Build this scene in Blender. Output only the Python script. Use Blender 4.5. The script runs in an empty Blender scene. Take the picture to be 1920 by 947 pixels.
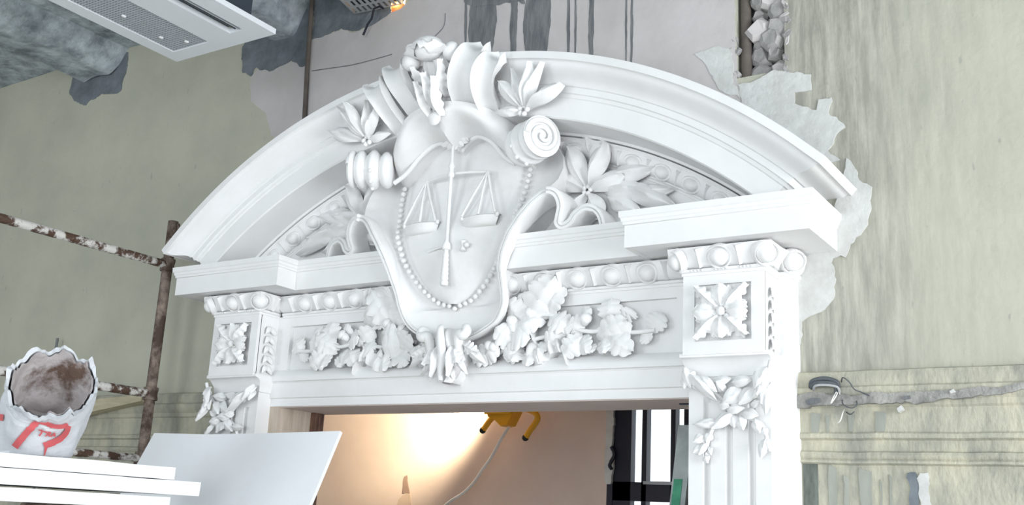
import bpy, math, random
import numpy as np
from mathutils import Vector, Matrix, noise

random.seed(7)
SC = bpy.context.scene
COL = SC.collection
PI = math.pi

# ------------------------------------------------------------------ camera
F_PX = 1982.09
CAM = np.array([3.6363, -5.2135, 1.932])
YAW, PITCH, ROLL = -0.5773, 0.2503, 0.0502
_cy, _sy, _cp, _sp = math.cos(YAW), math.sin(YAW), math.cos(PITCH), math.sin(PITCH)
_f = np.array([_sy*_cp, _cy*_cp, _sp]); _r0 = np.array([_cy, -_sy, 0]); _u0 = np.cross(_r0, _f)
_r = _r0*math.cos(ROLL)+_u0*math.sin(ROLL); _u = -_r0*math.sin(ROLL)+_u0*math.cos(ROLL)
cd = bpy.data.cameras.new('camera'); cam = bpy.data.objects.new('camera', cd); COL.objects.link(cam)
cd.sensor_width = 36; cd.lens = F_PX*36/1920; cd.clip_end = 200
cam.matrix_world = Matrix(((_r[0], _u[0], -_f[0], CAM[0]), (_r[1], _u[1], -_f[1], CAM[1]), (_r[2], _u[2], -_f[2], CAM[2]), (0, 0, 0, 1)))
SC.camera = cam
# ------------------------------------------------------------------ world, daylight, exposure
w = bpy.data.worlds.new('daylight'); SC.world = w; w.use_nodes = True
w.node_tree.nodes['Background'].inputs[0].default_value = (0.86, 0.94, 1.0, 1)
w.node_tree.nodes['Background'].inputs[1].default_value = 2.2

def area(name, loc, size, energy, color, rot):
    l = bpy.data.lights.new(name, 'AREA'); l.shape = 'RECTANGLE'; l.size, l.size_y = size
    l.energy = energy; l.color = color
    o = bpy.data.objects.new(name, l); COL.objects.link(o); o.location = loc; o.rotation_euler = rot
    return o
# daylight entering through the tall window in the right-hand wall; two unseen fill lights added behind the camera
area('right_window_daylight', (9.4, -3.1, 2.3), (4.2, 4.8), 600, (0.95, 0.97, 1.0), (0, PI/2, 0))
area('front_fill', (3.4, -8.9, 2.6), (3.2, 3.4), 170, (0.94, 0.97, 1.0), (PI/2, 0, 0))  # added fill, no such window known
area('front_fill_b', (-2.0, -8.9, 2.6), (3.2, 3.4), 120, (0.92, 0.97, 1.0), (PI/2, 0, 0))
SC.view_settings.view_transform = 'Standard'
SC.view_settings.look = 'None'
SC.view_settings.gamma = 1
SC.view_settings.use_curve_mapping = False
SC.view_settings.exposure = 0.0

# ------------------------------------------------------------------ helpers
def ray(x, y):
    return _r*(x-960)/F_PX - _u*(y-473.5)/F_PX + _f
def at(x, y, Y):
    d = ray(x, y); p = CAM+d*(Y-CAM[1])/d[1]; return Vector(p)
def atx(x, y, X):
    d = ray(x, y); p = CAM+d*(X-CAM[0])/d[0]; return Vector(p)

def mat(name, col, rough=0.7, var=0.0, scale=4.0, col2=None, bump=0.0, bscale=30.0, metal=0.0, stretch=(1, 1, 1), lo=0.35, hi=0.65, detail=6):
    m = bpy.data.materials.new(name); m.use_nodes = True
    nt = m.node_tree; b = nt.nodes['Principled BSDF']
    b.inputs['Roughness'].default_value = rough; b.inputs['Metallic'].default_value = metal
    b.inputs['Base Color'].default_value = (*col, 1)
    b.inputs['Specular IOR Level'].default_value = 0.3
    tc = nt.nodes.new('ShaderNodeNewGeometry')
    mp = nt.nodes.new('ShaderNodeMapping'); mp.inputs['Scale'].default_value = stretch
    nt.links.new(tc.outputs['Position'], mp.inputs['Vector'])
    if col2 is not None or var:
        n = nt.nodes.new('ShaderNodeTexNoise'); n.inputs['Scale'].default_value = scale; n.inputs['Detail'].default_value = detail
        n.inputs['Roughness'].default_value = 0.62
        nt.links.new(mp.outputs[0], n.inputs['Vector'])
        r = nt.nodes.new('ShaderNodeValToRGB')
        c2 = col2 if col2 is not None else tuple(c*(1-var) for c in col)
        r.color_ramp.elements[0].color = (*c2, 1); r.color_ramp.elements[0].position = lo
        r.color_ramp.elements[1].color = (*col, 1); r.color_ramp.elements[1].position = hi
        nt.links.new(n.outputs[0], r.inputs[0]); nt.links.new(r.outputs[0], b.inputs['Base Color'])
    if bump:
        n2 = nt.nodes.new('ShaderNodeTexNoise'); n2.inputs['Scale'].default_value = bscale; n2.inputs['Detail'].default_value = 5
        nt.links.new(mp.outputs[0], n2.inputs['Vector'])
        bp = nt.nodes.new('ShaderNodeBump'); bp.inputs['Strength'].default_value = bump; bp.inputs['Distance'].default_value = 0.02
        nt.links.new(n2.outputs[0], bp.inputs['Height']); nt.links.new(bp.outputs[0], b.inputs['Normal'])
    return m

def emis(name, col, s):
    m = bpy.data.materials.new(name); m.use_nodes = True; b = m.node_tree.nodes['Principled BSDF']
    b.inputs['Base Color'].default_value = (*col, 1); b.inputs['Emission Color'].default_value = (*col, 1); b.inputs['Emission Strength'].default_value = s
    return m

PL = mat('white_plaster', (0.83, 0.83, 0.835), 0.55, scale=2.2, col2=(0.775, 0.775, 0.77), bump=0.12, bscale=14)
PL2 = mat('white_plaster_carving', (0.84, 0.84, 0.845), 0.5, scale=5, col2=(0.79, 0.785, 0.775), bump=0.1, bscale=40)
WHITE = mat('white_paint', (0.86, 0.86, 0.87), 0.5, var=0.05, scale=6)
BOARD = mat('plasterboard', (0.88, 0.90, 0.92), 0.7, var=0.03, scale=3, bump=0.03)
PLANKW = mat('white_coated_board', (0.88, 0.88, 0.88), 0.6, var=0.06, scale=7, stretch=(8, 1, 14), bump=0.12)
CONC = mat('rough_concrete', (0.50, 0.56, 0.595), 0.95, scale=5.5, col2=(0.17, 0.20, 0.22), bump=1.0, bscale=14, lo=0.33, hi=0.66, detail=9)
CONC2 = mat('exposed_concrete', (0.21, 0.235, 0.26), 0.95, scale=5, col2=(0.12, 0.14, 0.155), bump=0.6, bscale=14)
PINK = mat('old_pink_plaster', (0.56, 0.535, 0.53), 0.9, scale=1.8, col2=(0.48, 0.455, 0.445), bump=0.25, bscale=10)
FRESH = mat('fresh_grey_plaster', (0.62, 0.63, 0.61), 0.85, scale=7, col2=(0.52, 0.52, 0.5), bump=0.4, bscale=18)
DRIP = mat('dark_stain_and_hole', (0.13, 0.14, 0.15), 0.9, scale=6, col2=(0.22, 0.225, 0.23), bump=0.3, stretch=(3, 3, 0.7))
RUST = mat('rusty_painted_steel', (0.62, 0.60, 0.57), 0.7, scale=11, col2=(0.085, 0.05, 0.035), bump=0.5, bscale=30, lo=0.47, hi=0.56)
RUSTD = mat('rust_brown_steel', (0.30, 0.24, 0.20), 0.75, scale=9, col2=(0.07, 0.045, 0.035), bump=0.5, bscale=30, lo=0.42, hi=0.66)
WOOD = mat('pale_timber', (0.55, 0.50, 0.36), 0.8, scale=5, col2=(0.42, 0.37, 0.25), stretch=(1, 6, 6), bump=0.2)
DWOOD = mat('dark_wood', (0.20, 0.11, 0.075), 0.7, scale=6, col2=(0.06, 0.035, 0.03), stretch=(8, 8, 1))
METAL = mat('galvanised_sheet', (0.42, 0.44, 0.46), 0.45, var=0.15, scale=12, metal=0.3)
ACW = mat('unit_white_plastic', (0.72, 0.75, 0.78), 0.45, var=0.03)
ACG = mat('unit_grille_grey', (0.40, 0.43, 0.46), 0.5)
BLACK = mat('black_steel', (0.018, 0.02, 0.03), 0.5)
NAVY = mat('dark_blue_black_frame', (0.03, 0.03, 0.045), 0.5, var=0.2)
DARK = mat('dark_navy_casing', (0.035, 0.045, 0.06), 0.6)
INNER = mat('inner_pink_wall', (0.68, 0.56, 0.49), 0.9, scale=1.2, col2=(0.60, 0.49, 0.43), bump=0.15, bscale=6)
YEL = mat('yellow_enamel', (0.85, 0.42, 0.03), 0.4)
CABW = mat('white_cable', (0.82, 0.80, 0.76), 0.5)
CABG = mat('grey_cable', (0.09, 0.10, 0.11), 0.6)
BAGW = mat('white_woven_plastic', (0.66, 0.68, 0.71), 0.55, var=0.12, scale=9, bump=0.35, bscale=16)
BAGR = mat('red_print', (0.66, 0.13, 0.14), 0.6, var=0.12, scale=9)
BAGI = mat('paper_lining', (0.52, 0.48, 0.48), 0.8, scale=2.6, col2=(0.13, 0.085, 0.065), bump=0.4, lo=0.37, hi=0.46)  # brown noise paints residue and the dark shade inside the bag
STONE = mat('rubble_stone', (0.42, 0.41, 0.40), 0.95, scale=6, col2=(0.24, 0.235, 0.23), bump=0.7, bscale=14)
PIPE = mat('brown_iron_pipe', (0.14, 0.12, 0.105), 0.7, var=0.3, scale=8)
BRICK = mat('orange_brick', (0.46, 0.17, 0.08), 0.85, var=0.4, scale=8)
GREYBD = mat('grey_board', (0.46, 0.51, 0.51), 0.5, scale=4, col2=(0.26, 0.30, 0.31))
GREEN = mat('green_paint', (0.08, 0.36, 0.22), 0.6, var=0.3, scale=9)
JAMB = mat('old_cream_jamb', (0.58, 0.50, 0.42), 0.85, scale=4, col2=(0.42, 0.35, 0.28), stretch=(6, 6, .6))
FLOOR = mat('dusty_floor', (0.62, 0.61, 0.59), 0.9, var=0.3, scale=2)
CEILW = mat('room_wall_paint', (0.72, 0.72, 0.70), 0.9, var=0.05)

def wall_material():
    m = mat('aged_wall_paint', (0.51, 0.505, 0.415), 0.9, scale=1.6, col2=(0.44, 0.44, 0.365), bump=0.18, bscale=26)
    nt = m.node_tree; b = nt.nodes['Principled BSDF']
    base = b.inputs['Base Color'].links[0].from_socket
    geo = [n for n in nt.nodes if n.bl_idname == 'ShaderNodeNewGeometry'][0]
    # vertical scraped streaks right of the doorway: stretched noise, only in a band of the wall
    mp = nt.nodes.new('ShaderNodeMapping'); mp.inputs['Scale'].default_value = (6, 1, 0.7)
    nt.links.new(geo.outputs['Position'], mp.inputs['Vector'])
    n = nt.nodes.new('ShaderNodeTexNoise'); n.inputs['Scale'].default_value = 3.0; n.inputs['Detail'].default_value = 8; n.inputs['Roughness'].default_value = 0.7
    nt.links.new(mp.outputs[0], n.inputs['Vector'])
    r = nt.nodes.new('ShaderNodeValToRGB')
    e = r.color_ramp.elements
    e[0].position = 0.41; e[0].color = (0.27, 0.265, 0.23, 1); e[1].position = 0.66; e[1].color = (0.50, 0.49, 0.42, 1)
    nt.links.new(n.outputs[0], r.inputs[0])
    sx = nt.nodes.new('ShaderNodeSeparateXYZ'); nt.links.new(geo.outputs['Position'], sx.inputs[0])
    # wobble of the band edge
    n2 = nt.nodes.new('ShaderNodeTexNoise'); n2.inputs['Scale'].default_value = 2.0; nt.links.new(mp.outputs[0], n2.inputs['Vector'])
    ad = nt.nodes.new('ShaderNodeMath'); ad.operation = 'MULTIPLY_ADD'; ad.inputs[1].default_value = 0.35
    nt.links.new(n2.outputs[0], ad.inputs[0]); nt.links.new(sx.outputs[0], ad.inputs[2])
    mr = nt.nodes.new('ShaderNodeValToRGB'); q = mr.color_ramp.elements
    q[0].position = 0.0; q[0].color = (0, 0, 0, 1); q[1].position = 1.0; q[1].color = (0.06, 0.06, 0.06, 1)
    sc = nt.nodes.new('ShaderNodeMath'); sc.operation = 'DIVIDE'; sc.inputs[1].default_value = 5.0
    nt.links.new(ad.outputs[0], sc.inputs[0]); nt.links.new(sc.outputs[0], mr.inputs[0])
    for pos, v in ((0.38, 0.0), (0.41, 0.95), (0.50, 0.85), (0.56, 0.35), (0.64, 0.12)):
        k = q.new(pos); k.color = (v, v, v, 1)
    mx = nt.nodes.new('ShaderNodeMix'); mx.data_type = 'RGBA'
    nt.links.new(mr.outputs[0], mx.inputs[0]); nt.links.new(base, mx.inputs[6]); nt.links.new(r.outputs[0], mx.inputs[7])
    # sparse dark pits and scuffs
    mp2 = nt.nodes.new('ShaderNodeMapping'); mp2.inputs['Scale'].default_value = (26, 1, 9)
    nt.links.new(geo.outputs['Position'], mp2.inputs['Vector'])
    n3 = nt.nodes.new('ShaderNodeTexNoise'); n3.inputs['Scale'].default_value = 1.0; n3.inputs['Detail'].default_value = 3
    nt.links.new(mp2.outputs[0], n3.inputs['Vector'])
    r3 = nt.nodes.new('ShaderNodeValToRGB'); r3.color_ramp.elements[0].position = 0.68; r3.color_ramp.elements[1].position = 0.74
    r3.color_ramp.elements[0].color = (0, 0, 0, 1); r3.color_ramp.elements[1].color = (0.5, 0.5, 0.5, 1)
    nt.links.new(n3.outputs[0], r3.inputs[0])
    mx2 = nt.nodes.new('ShaderNodeMix'); mx2.data_type = 'RGBA'; mx2.inputs[7].default_value = (0.27, 0.27, 0.24, 1)
    nt.links.new(r3.outputs[0], mx2.inputs[0]); nt.links.new(mx.outputs[2], mx2.inputs[6])
    nt.links.new(mx2.outputs[2], b.inputs['Base Color'])
    return m
WALL = wall_material()
TRIM = mat('aged_cream_moulding', (0.50, 0.48, 0.38), 0.85, scale=3.5, col2=(0.31, 0.31, 0.265), bump=0.45, bscale=20, stretch=(1.6, 1, .8), lo=.36, hi=.6)

class MB:
    def __init__(s): s.v = []; s.f = []; s.mi = []
    def add(s, vs, fs, mi=0):
        o = len(s.v); s.v += [tuple(p) for p in vs]; s.f += [tuple(i+o for i in f) for f in fs]; s.mi += [mi]*len(fs); return s
    def box(s, x0, x1, y0, y1, z0, z1, mi=0):
        x0, x1 = min(x0, x1), max(x0, x1); y0, y1 = min(y0, y1), max(y0, y1); z0, z1 = min(z0, z1), max(z0, z1)
        vs = [(x, y, z) for z in (z0, z1) for y in (y0, y1) for x in (x0, x1)]
        return s.add(vs, [(0, 2, 3, 1), (4, 5, 7, 6), (0, 1, 5, 4), (2, 6, 7, 3), (0, 4, 6, 2), (1, 3, 7, 5)], mi)
    def grid(s, rows, cu=False, cv=False, mi=0, cap=False):
        n = len(rows); m = len(rows[0]); fs = []
        for i in range(n if cu else n-1):
            for j in range(m if cv else m-1):
                fs.append((i*m+j, ((i+1) % n)*m+j, ((i+1) % n)*m+(j+1) % m, i*m+(j+1) % m))
        if cap:
            fs.append(tuple(range(m))[::-1]); fs.append(tuple((n-1)*m+j for j in range(m)))
        return s.add([p for r in rows for p in r], fs, mi)
    def tube(s, path, rad, seg=8, mi=0, flat=1.0):
        P = [Vector(p) for p in path]; n = len(P); rows = []
        up = None
        for i in range(n):
            t = (P[min(i+1, n-1)]-P[max(i-1, 0)]).normalized()
            if up is None:
                up = Vector((0, -1, 0)) if abs(t.y) < 0.9 else Vector((1, 0, 0))
            a = (up-t*up.dot(t)).normalized(); b = t.cross(a); up = a
            r = rad[i] if isinstance(rad, (list, tuple)) else rad
            rows.append([P[i]+(a*math.cos(2*PI*k/seg)*flat+b*math.sin(2*PI*k/seg))*r for k in range(seg)])
        return s.grid(rows, cv=True, mi=mi, cap=True)
    def prism(s, poly, y0, y1, mi=0):
        """polygon in XZ extruded along Y"""
        n = len(poly)
        vs = [(x, y0, z) for x, z in poly]+[(x, y1, z) for x, z in poly]
        fs = [tuple(range(n)), tuple(range(2*n-1, n-1, -1))]+[(i, i+n, (i+1) % n+n, (i+1) % n) for i in range(n)]
        return s.add(vs, fs, mi)
    def ell(s, c, r, seg=10, rings=7, mi=0):
        rows = [[(c[0]+r[0]*math.sin(PI*i/rings)*math.cos(2*PI*k/seg), c[1]+r[1]*math.sin(PI*i/rings)*math.sin(2*PI*k/seg), c[2]+r[2]*math.cos(PI*i/rings)) for k in range(seg)] for i in range(1, rings)]
        o = len(s.v); s.grid(rows, cv=True, mi=mi)
        top = len(s.v); s.v += [(c[0], c[1], c[2]+r[2]), (c[0], c[1], c[2]-r[2])]
        for k in range(seg):
            s.f.append((top, o+k, o+(k+1) % seg)); s.f.append((top+1, o+(rings-2)*seg+(k+1) % seg, o+(rings-2)*seg+k)); s.mi += [mi, mi]
        return s
    def lathe(s, prof, origin=(0, 0, 0), seg=14, mi=0):
        """profile (radius, height) about +Z through origin"""
        rows = [[(origin[0]+r*math.cos(2*PI*k/seg), origin[1]+r*math.sin(2*PI*k/seg), origin[2]+h) for k in range(seg)] for r, h in prof]
        return s.grid(rows, cv=True, mi=mi, cap=True)
    def xf(s, M):
        s.v = [tuple(M @ Vector(p)) for p in s.v]; return s
    def data(s, name, mats, smooth=None):
        me = bpy.data.meshes.new(name); me.from_pydata(s.v, [], s.f)
        for m in (mats if isinstance(mats, (list, tuple)) else [mats]): me.materials.append(m)
        if any(s.mi): me.polygons.foreach_set('material_index', s.mi)
        import bmesh
        bm = bmesh.new(); bm.from_mesh(me); bmesh.ops.recalc_face_normals(bm, faces=bm.faces); bm.to_mesh(me); bm.free()
        if smooth is not None:
            me.polygons.foreach_set('use_smooth', [True]*len(me.polygons)); me.set_sharp_from_angle(angle=math.radians(smooth))
        me.update(); return me
    def build(s, name, mats, parent=None, smooth=None):
        return put(name, s.data(name, mats, smooth), parent)

ROOT = {}
def par(o, p):
    if p is None: return o
    o.parent = p
    o.matrix_parent_inverse = Matrix.Translation(-ROOT[p.name]) if p.name in ROOT else Matrix.Identity(4)
    if p.name not in ROOT and p.matrix_basis != Matrix.Identity(4):
        o.matrix_parent_inverse = p.matrix_basis.inverted()
    return o
def put(name, data, parent=None, M=None):
    o = bpy.data.objects.new(name, data); COL.objects.link(o)
    if M is not None: o.matrix_basis = M
    return par(o, parent)
def tag(o, label, cat, group=None):
    o['label'] = label; o['category'] = cat
    if group: o['group'] = group
    return o
def struct(o):
    o['kind'] = 'structure'; return o
def thing(name, label, cat, loc, group=None):
    o = bpy.data.objects.new(name, None); COL.objects.link(o); o.location = loc; ROOT[o.name] = Vector(loc)
    o.empty_display_size = 0.1
    return tag(o, label, cat, group)

def moulding(mb, path, prof, mi=0, close_top=True):
    """sweep profile [(out, z)] along plan path [(x, y)]; outward = left of travel direction, mitred"""
    P = [Vector((a, b)) for a, b in path]; n = len(P); offs = []
    for i in range(n):
        ds = []
        if i > 0: ds.append((P[i]-P[i-1]).normalized())
        if i < n-1: ds.append((P[i+1]-P[i]).normalized())
        ns = [Vector((-d.y, d.x)) for d in ds]
        if len(ns) == 1: offs.append(ns[0])
        else:
            b = ns[0]+ns[1]; offs.append(b/max(0.2, b.dot(ns[0])))
    rows = [[(P[i].x+offs[i].x*o, P[i].y+offs[i].y*o, z) for o, z in prof] for i in range(n)]
    return mb.grid(rows, mi=mi)

def arcpts(c, r, a0, a1, n):
    return [(c[0]+r[0]*math.cos(a0+(a1-a0)*i/n), c[1]+r[1]*math.sin(a0+(a1-a0)*i/n)) for i in range(n+1)]

def smooth_path(pts, n):
    """Catmull-Rom through points"""
    P = [Vector(p) for p in pts]; out = []
    for i in range(len(P)-1):
        p0 = P[max(i-1, 0)]; p1 = P[i]; p2 = P[i+1]; p3 = P[min(i+2, len(P)-1)]
        for k in range(n):
            t = k/n
            out.append(0.5*((2*p1)+(p2-p0)*t+(2*p0-5*p1+4*p2-p3)*t*t+(3*p1-p0-3*p2+p3)*t**3))
    out.append(P[-1]); return out
def lerp_tab(tab, x):
    if x <= tab[0][0]: return tab[0][1]
    for (a, va), (b, vb) in zip(tab, tab[1:]):
        if x <= b: return va+(vb-va)*(x-a)/(b-a)
    return tab[-1][1]
def ragged(poly, step=0.06, amp=0.03, seed=0):
    """subdivide polygon edges and displace them with two scales of noise, for torn plaster outlines"""
    out = []; n = len(poly); step = step*.4
    for i in range(n):
        a = Vector(poly[i]); b = Vector(poly[(i+1) % n]); L = (b-a).length; k = max(1, int(L/step))
        for j in range(k):
            p = a+(b-a)*j/k; q = Vector((p.x*9+seed*3.1, p.y*9, seed)); q2 = Vector((p.x*34, p.y*34+seed, seed*2.0))
            p = p+Vector((noise.noise(q)+.6*noise.noise(q2), noise.noise(q+Vector((7, 3, 1)))+.6*noise.noise(q2+Vector((2, 9, 4)))))*amp*1.1
            out.append((p.x, p.y))
    return out

# ================================================================== THE ROOM
XL, XR, YF, ZC = -6.6, 9.5, -9.0, 5.72
def cells(mb, xs, zs, holes, y0, y1):
    for i in range(len(xs)-1):
        for k in range(len(zs)-1):
            cx, cz = (xs[i]+xs[i+1])/2, (zs[k]+zs[k+1])/2
            if any(a < cx < b and c < cz < d for a, b, c, d in holes): continue
            mb.box(xs[i], xs[i+1], y0, y1, zs[k], zs[k+1])
    return mb
CH0, CH1, CHZ = 1.672, 1.945, 4.385           # chase for the old pipe
HO0, HO1, HOZ = -1.12, -0.76, 5.36            # broken-out hole under the ceiling
wall = struct(cells(MB(), [XL, -1.465, HO0, HO1, 1.505, CH0, CH1, XR], [0, 2.62, CHZ, HOZ, ZC+.2],
       [(-1.465, 1.505, 0, 2.62), (CH0, CH1, CHZ, ZC+.2), (HO0, HO1, HOZ, ZC+.2)], 0, 0.14).build('wall_back', WALL))
MB().box(XL, -1.465, .14, .30, 0, ZC).box(1.505, XR, .14, .30, 0, ZC).box(-1.465, 1.505, .14, .30, 2.62, ZC).build('masonry_core', CONC2, wall)
struct(MB().box(XL, XR, YF, 2.62, -0.1, 0).build('floor', FLOOR))
# rough concrete slab
def rough(mb_rows, amp, sc, seed):
    out = []
    for row in mb_rows:
        out.append([Vector(p)+Vector((noise.noise(Vector(p)*sc+Vector((seed, 0, 0))), noise.noise(Vector(p)*sc+Vector((0, seed, 5))), noise.noise(Vector(p)*sc+Vector((3, 0, seed)))))*amp for p in row])
    return out
ceil = MB()
rows = [[(XL+(XR-XL)*i/70, YF*j/46, ZC) for j in range(47)] for i in range(71)]
ceil.grid(rough(rows, 0.045, 1.6, 3.0))
ceil.box(XL, XR, YF, 0.0, ZC+.08, ZC+.25)
ceiling = struct(ceil.build('ceiling', CONC, smooth=60))
def beam(x0, x1, depth, y_end, seed, name):
    prof = []
    w_ = (x1-x0)
    for t in np.linspace(0, 1, 22):
        # trapezoid with a rounded, crumbling nose
        s = abs(2*t-1)
        prof.append((x0+w_*t, ZC+0.03-(depth+0.03)*min(1.0, (1-s)*1.9)**0.75))
    rows = [[(x, y_end*j/40, z) for x, z in prof] for j in range(41)]
    m = MB(); m.grid(rough(rows, 0.04, 3.0, seed))
    return m.build(name, CONC, ceiling, smooth=60)
a = at(138, 119, 0); b = at(243, 103, 0); c = at(177, 148, 0)
beam(a.x, b.x, ZC-c.z, YF+.2, 1.0, 'concrete_beam')
a = at(497, 40, 0); b = at(584, 5, 0)
beam(a.x-.05, b.x+.02, 0.30, YF+.2, 8.0, 'concrete_beam')
beam(2.2, 3.0, 0.25, YF+.2, 12.0, 'concrete_beam')
# side and front walls of the room (outside the picture) with the daylight window at right and openings for the added front fill
def yzcells(mb, x0, x1, ys, zs, holes):
    for i in range(len(ys)-1):
        for k in range(len(zs)-1):
            cy, cz = (ys[i]+ys[i+1])/2, (zs[k]+zs[k+1])/2
            if any(p < cy < q and r < cz < s for p, q, r, s in holes): continue
            mb.box(x0, x1, ys[i], ys[i+1], zs[k], zs[k+1])
    return mb
struct(yzcells(MB(), XR, XR+.2, [YF, -5.5, -.7, 0], [0, .2, 4.4, ZC+.2], [(-5.5, -.7, .2, 4.4)]).build('wall_right', CEILW))
struct(MB().box(XL-.2, XL, YF, 0, 0, ZC+.2).build('wall_left', CEILW))
struct(cells(MB(), [XL, -3.6, -.4, 1.8, 5.0, XR], [0, .9, 4.3, ZC+.2], [(-3.6, -.4, .9, 4.3), (1.8, 5.0, .9, 4.3)], YF-.2, YF).build('wall_front', CEILW))

# wainscot rail and panel mouldings on the back wall
def rail(name, x0, x1):
    prof = [(0, 2.735), (.035, 2.725), (.045, 2.70), (.045, 2.655), (.06, 2.645), (.062, 2.625), (.05, 2.60), (.035, 2.585), (.035, 2.56), (.022, 2.55), (.022, 2.435), (.034, 2.425),
            (.034, 2.405), (.012, 2.395), (.012, 2.345), (.03, 2.338), (.036, 2.325), (.03, 2.312), (.022, 2.306), (.03, 2.298), (.03, 2.288), (.006, 2.28), (.006, 0.12), (0, 0.12)]
    n = 60
    P = [(x1+(x0-x1)*i/n, 0) for i in range(n+1)]
    rows = []
    for i, (x, y) in enumerate(P):
        rows.append([(x, -o*(1+0.12*noise.noise(Vector((x*5, z*9, 2)))), z+0.004*noise.noise(Vector((x*6, z*5, 7)))) for o, z in prof])
    return struct(MB().grid(rows).build(name, TRIM, smooth=35))
r1 = rail('trim_1', 2.0, XR); rail('trim_2', XL, -2.0)
# dark strip painting the shade of a wainscot panel groove, lower right
g = MB()
for px0, px1 in ((1507, 1534),):
    p = at(px0, 870, 0); q = at(px1, 870, 0); g.box(p.x, q.x, -.012, -.002, 0.9, p.z)
g.build('groove_shade', mat('green_grey_shadow_paint', (0.17, 0.19, 0.17), 0.9, var=0.4, scale=9, stretch=(4, 1, 1)), r1)
p = at(1722, 884, 0); q = at(1742, 884, 0)
MB().prism(ragged([(p.x, p.z), (q.x, p.z), (q.x-.01, 1.2), (p.x, 1.2)], .05, .022, 4), -.014, -.003).build('plaster_patch', FRESH, r1)
p = at(1703, 886, 0); q = at(1722, 886, 0)
MB().prism(ragged([(p.x, p.z), (q.x, p.z), (q.x, p.z-.05), (q.x-.03, 1.9), (p.x, 1.2)], .05, .02, 5), -.013, -.003).build('exposed_patch', CONC2, r1)

# broken grey strip, flat dark patches for holes and run-down stains on the rail and panel
GRIME = mat('grey_broken_plaster', (0.40, 0.395, 0.37), .95, scale=9, col2=(0.20, 0.20, 0.19), bump=.8, bscale=26)
RUN = mat('grey_green_run_stain', (0.36, 0.37, 0.33), .95, scale=5, col2=(0.27, 0.285, 0.25), stretch=(2, 1, .5))
def rpatch(name, px, y, m_, seed, amp=.008, th=.006):
    poly = [(at(a_, b_, -y).x, at(a_, b_, -y).z) for a_, b_ in px]
    MB().prism(ragged(poly, .05, amp, seed), -y-th, -y+.03).build(name, m_, r1)
rpatch('broken_plaster', [(1490, 741), (1530, 738), (1600, 741), (1680, 735), (1760, 732), (1850, 726), (1925, 722), (1925, 733), (1850, 741), (1760, 750), (1660, 757), (1560, 760), (1490, 763)], .064, GRIME, 3, .014)
rpatch('dark_hole_patch', [(1510, 752), (1520, 747), (1536, 747), (1540, 753), (1530, 758), (1512, 758)], .071, DRIP, 5, .006, .004)  # shade of a hole painted as a flat dark patch
rpatch('dark_hole_patch', [(1690, 745), (1705, 742), (1708, 748), (1695, 751)], .071, DRIP, 6, .004, .004)
for i_, (xa_, xb_, ya_, yb_) in enumerate(((1520, 1538, 776, 814), (1590, 1602, 778, 812), (1640, 1662, 774, 810), (1548, 1556, 780, 814))):
    rpatch('run_stain', [(xa_, ya_), (xb_, ya_), (xb_-3, yb_), (xa_+3, yb_)], .026, RUN, 10+i_, .006, .003)
for i_, (xa_, xb_, ya_, yb_) in enumerate(((1552, 1568, 872, 960), (1582, 1592, 890, 960), (1612, 1636, 880, 960), (1650, 1655, 900, 960), (1668, 1674, 890, 960))):
    rpatch('run_stain', [(xa_, ya_), (xb_-2, ya_+6), (xb_, yb_), (xa_+2, yb_)], .0085, RUN, 20+i_, .008, .003)
rpatch('plaster_chip', [(1780, 734), (1788, 730), (1792, 736), (1782, 739)], .07, FRESH, 31, .004, .008)
rpatch('plaster_chip', [(1683, 766), (1691, 760), (1695, 768), (1686, 773)], .055, FRESH, 32, .004, .012)

# patches of bare concrete, old pink plaster and fresh filler on the wall
def patch(name, px, m, th, seed, step=.05, amp=.022):
    poly = [(at(x, y, 0).x, at(x, y, 0).z) for x, y in px]
    return MB().prism(ragged(poly, step, amp, seed), -th, 0.002).build(name, m, wall)
patch('exposed_concrete_patch', [(141, 112), (137, 150), (131, 176), (143, 191), (162, 199), (171, 186), (205, 174), (219, 178), (229, 168), (231, 150), (240, 122), (241, 98)], CONC2, .004, 2)
patch('exposed_concrete_patch', [(455, 92), (456, 136), (470, 143), (480, 128), (506, 135), (530, 121), (548, 113), (566, 126), (577, 120), (583, 62), (588, -30), (500, -30)], CONC2, .0065, 3)
patch('old_plaster_area', [(470, 147), (482, 130), (530, 122), (548, 116), (578, 124), (584, 74), (612, 68), (640, 56), (664, 60), (690, 52), (712, 40), (731, 26), (752, 18), (776, -6), (800, -30), (1379, -30), (1380, 95), (1384, 160), (1452, 236), (1300, 330), (1000, 330), (640, 330), (508, 252), (500, 215), (472, 190)], PINK, .004, 4, .07, .012)
patch('exposed_concrete_patch', [(586, 73), (612, 66), (640, 55), (664, 60), (690, 52), (712, 40), (733, 24), (740, -30), (590, -30)], CONC2, .003, 5, .04, .02)
for i, (x0, x1, y1) in enumerate(((884, 931, 112), (958, 970, 108), (987, 1033, 112), (1064, 1069, 112), (1078, 1081, 112), (1105, 1114, 118), (1173, 1176, 120), (1183, 1187, 125), (872, 876, 82))):
    patch('dark_drip_stain', [(x0, y1), (x0-(x1-x0)*.12, 60), (x0+1, -30), (x1, -30), (x1+1, 40), (x1-(x1-x0)*.2, y1)], DRIP, .0055, 20+i, .06, .006 if x1-x0 > 8 else .003)
patch('dark_drip_stain', [(868, -30), (872, 10), (905, 14), (950, 6), (985, 8), (985, -30)], DRIP, .0075, 31, .05, .02)
patch('fresh_plaster_patch', [(1386, 158), (1432, 145), (1458, 130), (1476, 136), (1524, 140), (1519, 166), (1490, 178), (1494, 196), (1530, 205), (1532, 184), (1562, 186), (1556, 214), (1584, 238), (1568, 262), (1556, 285), (1580, 300), (1500, 330), (1400, 240)], FRESH, .009, 6, .05, .02)
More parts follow.
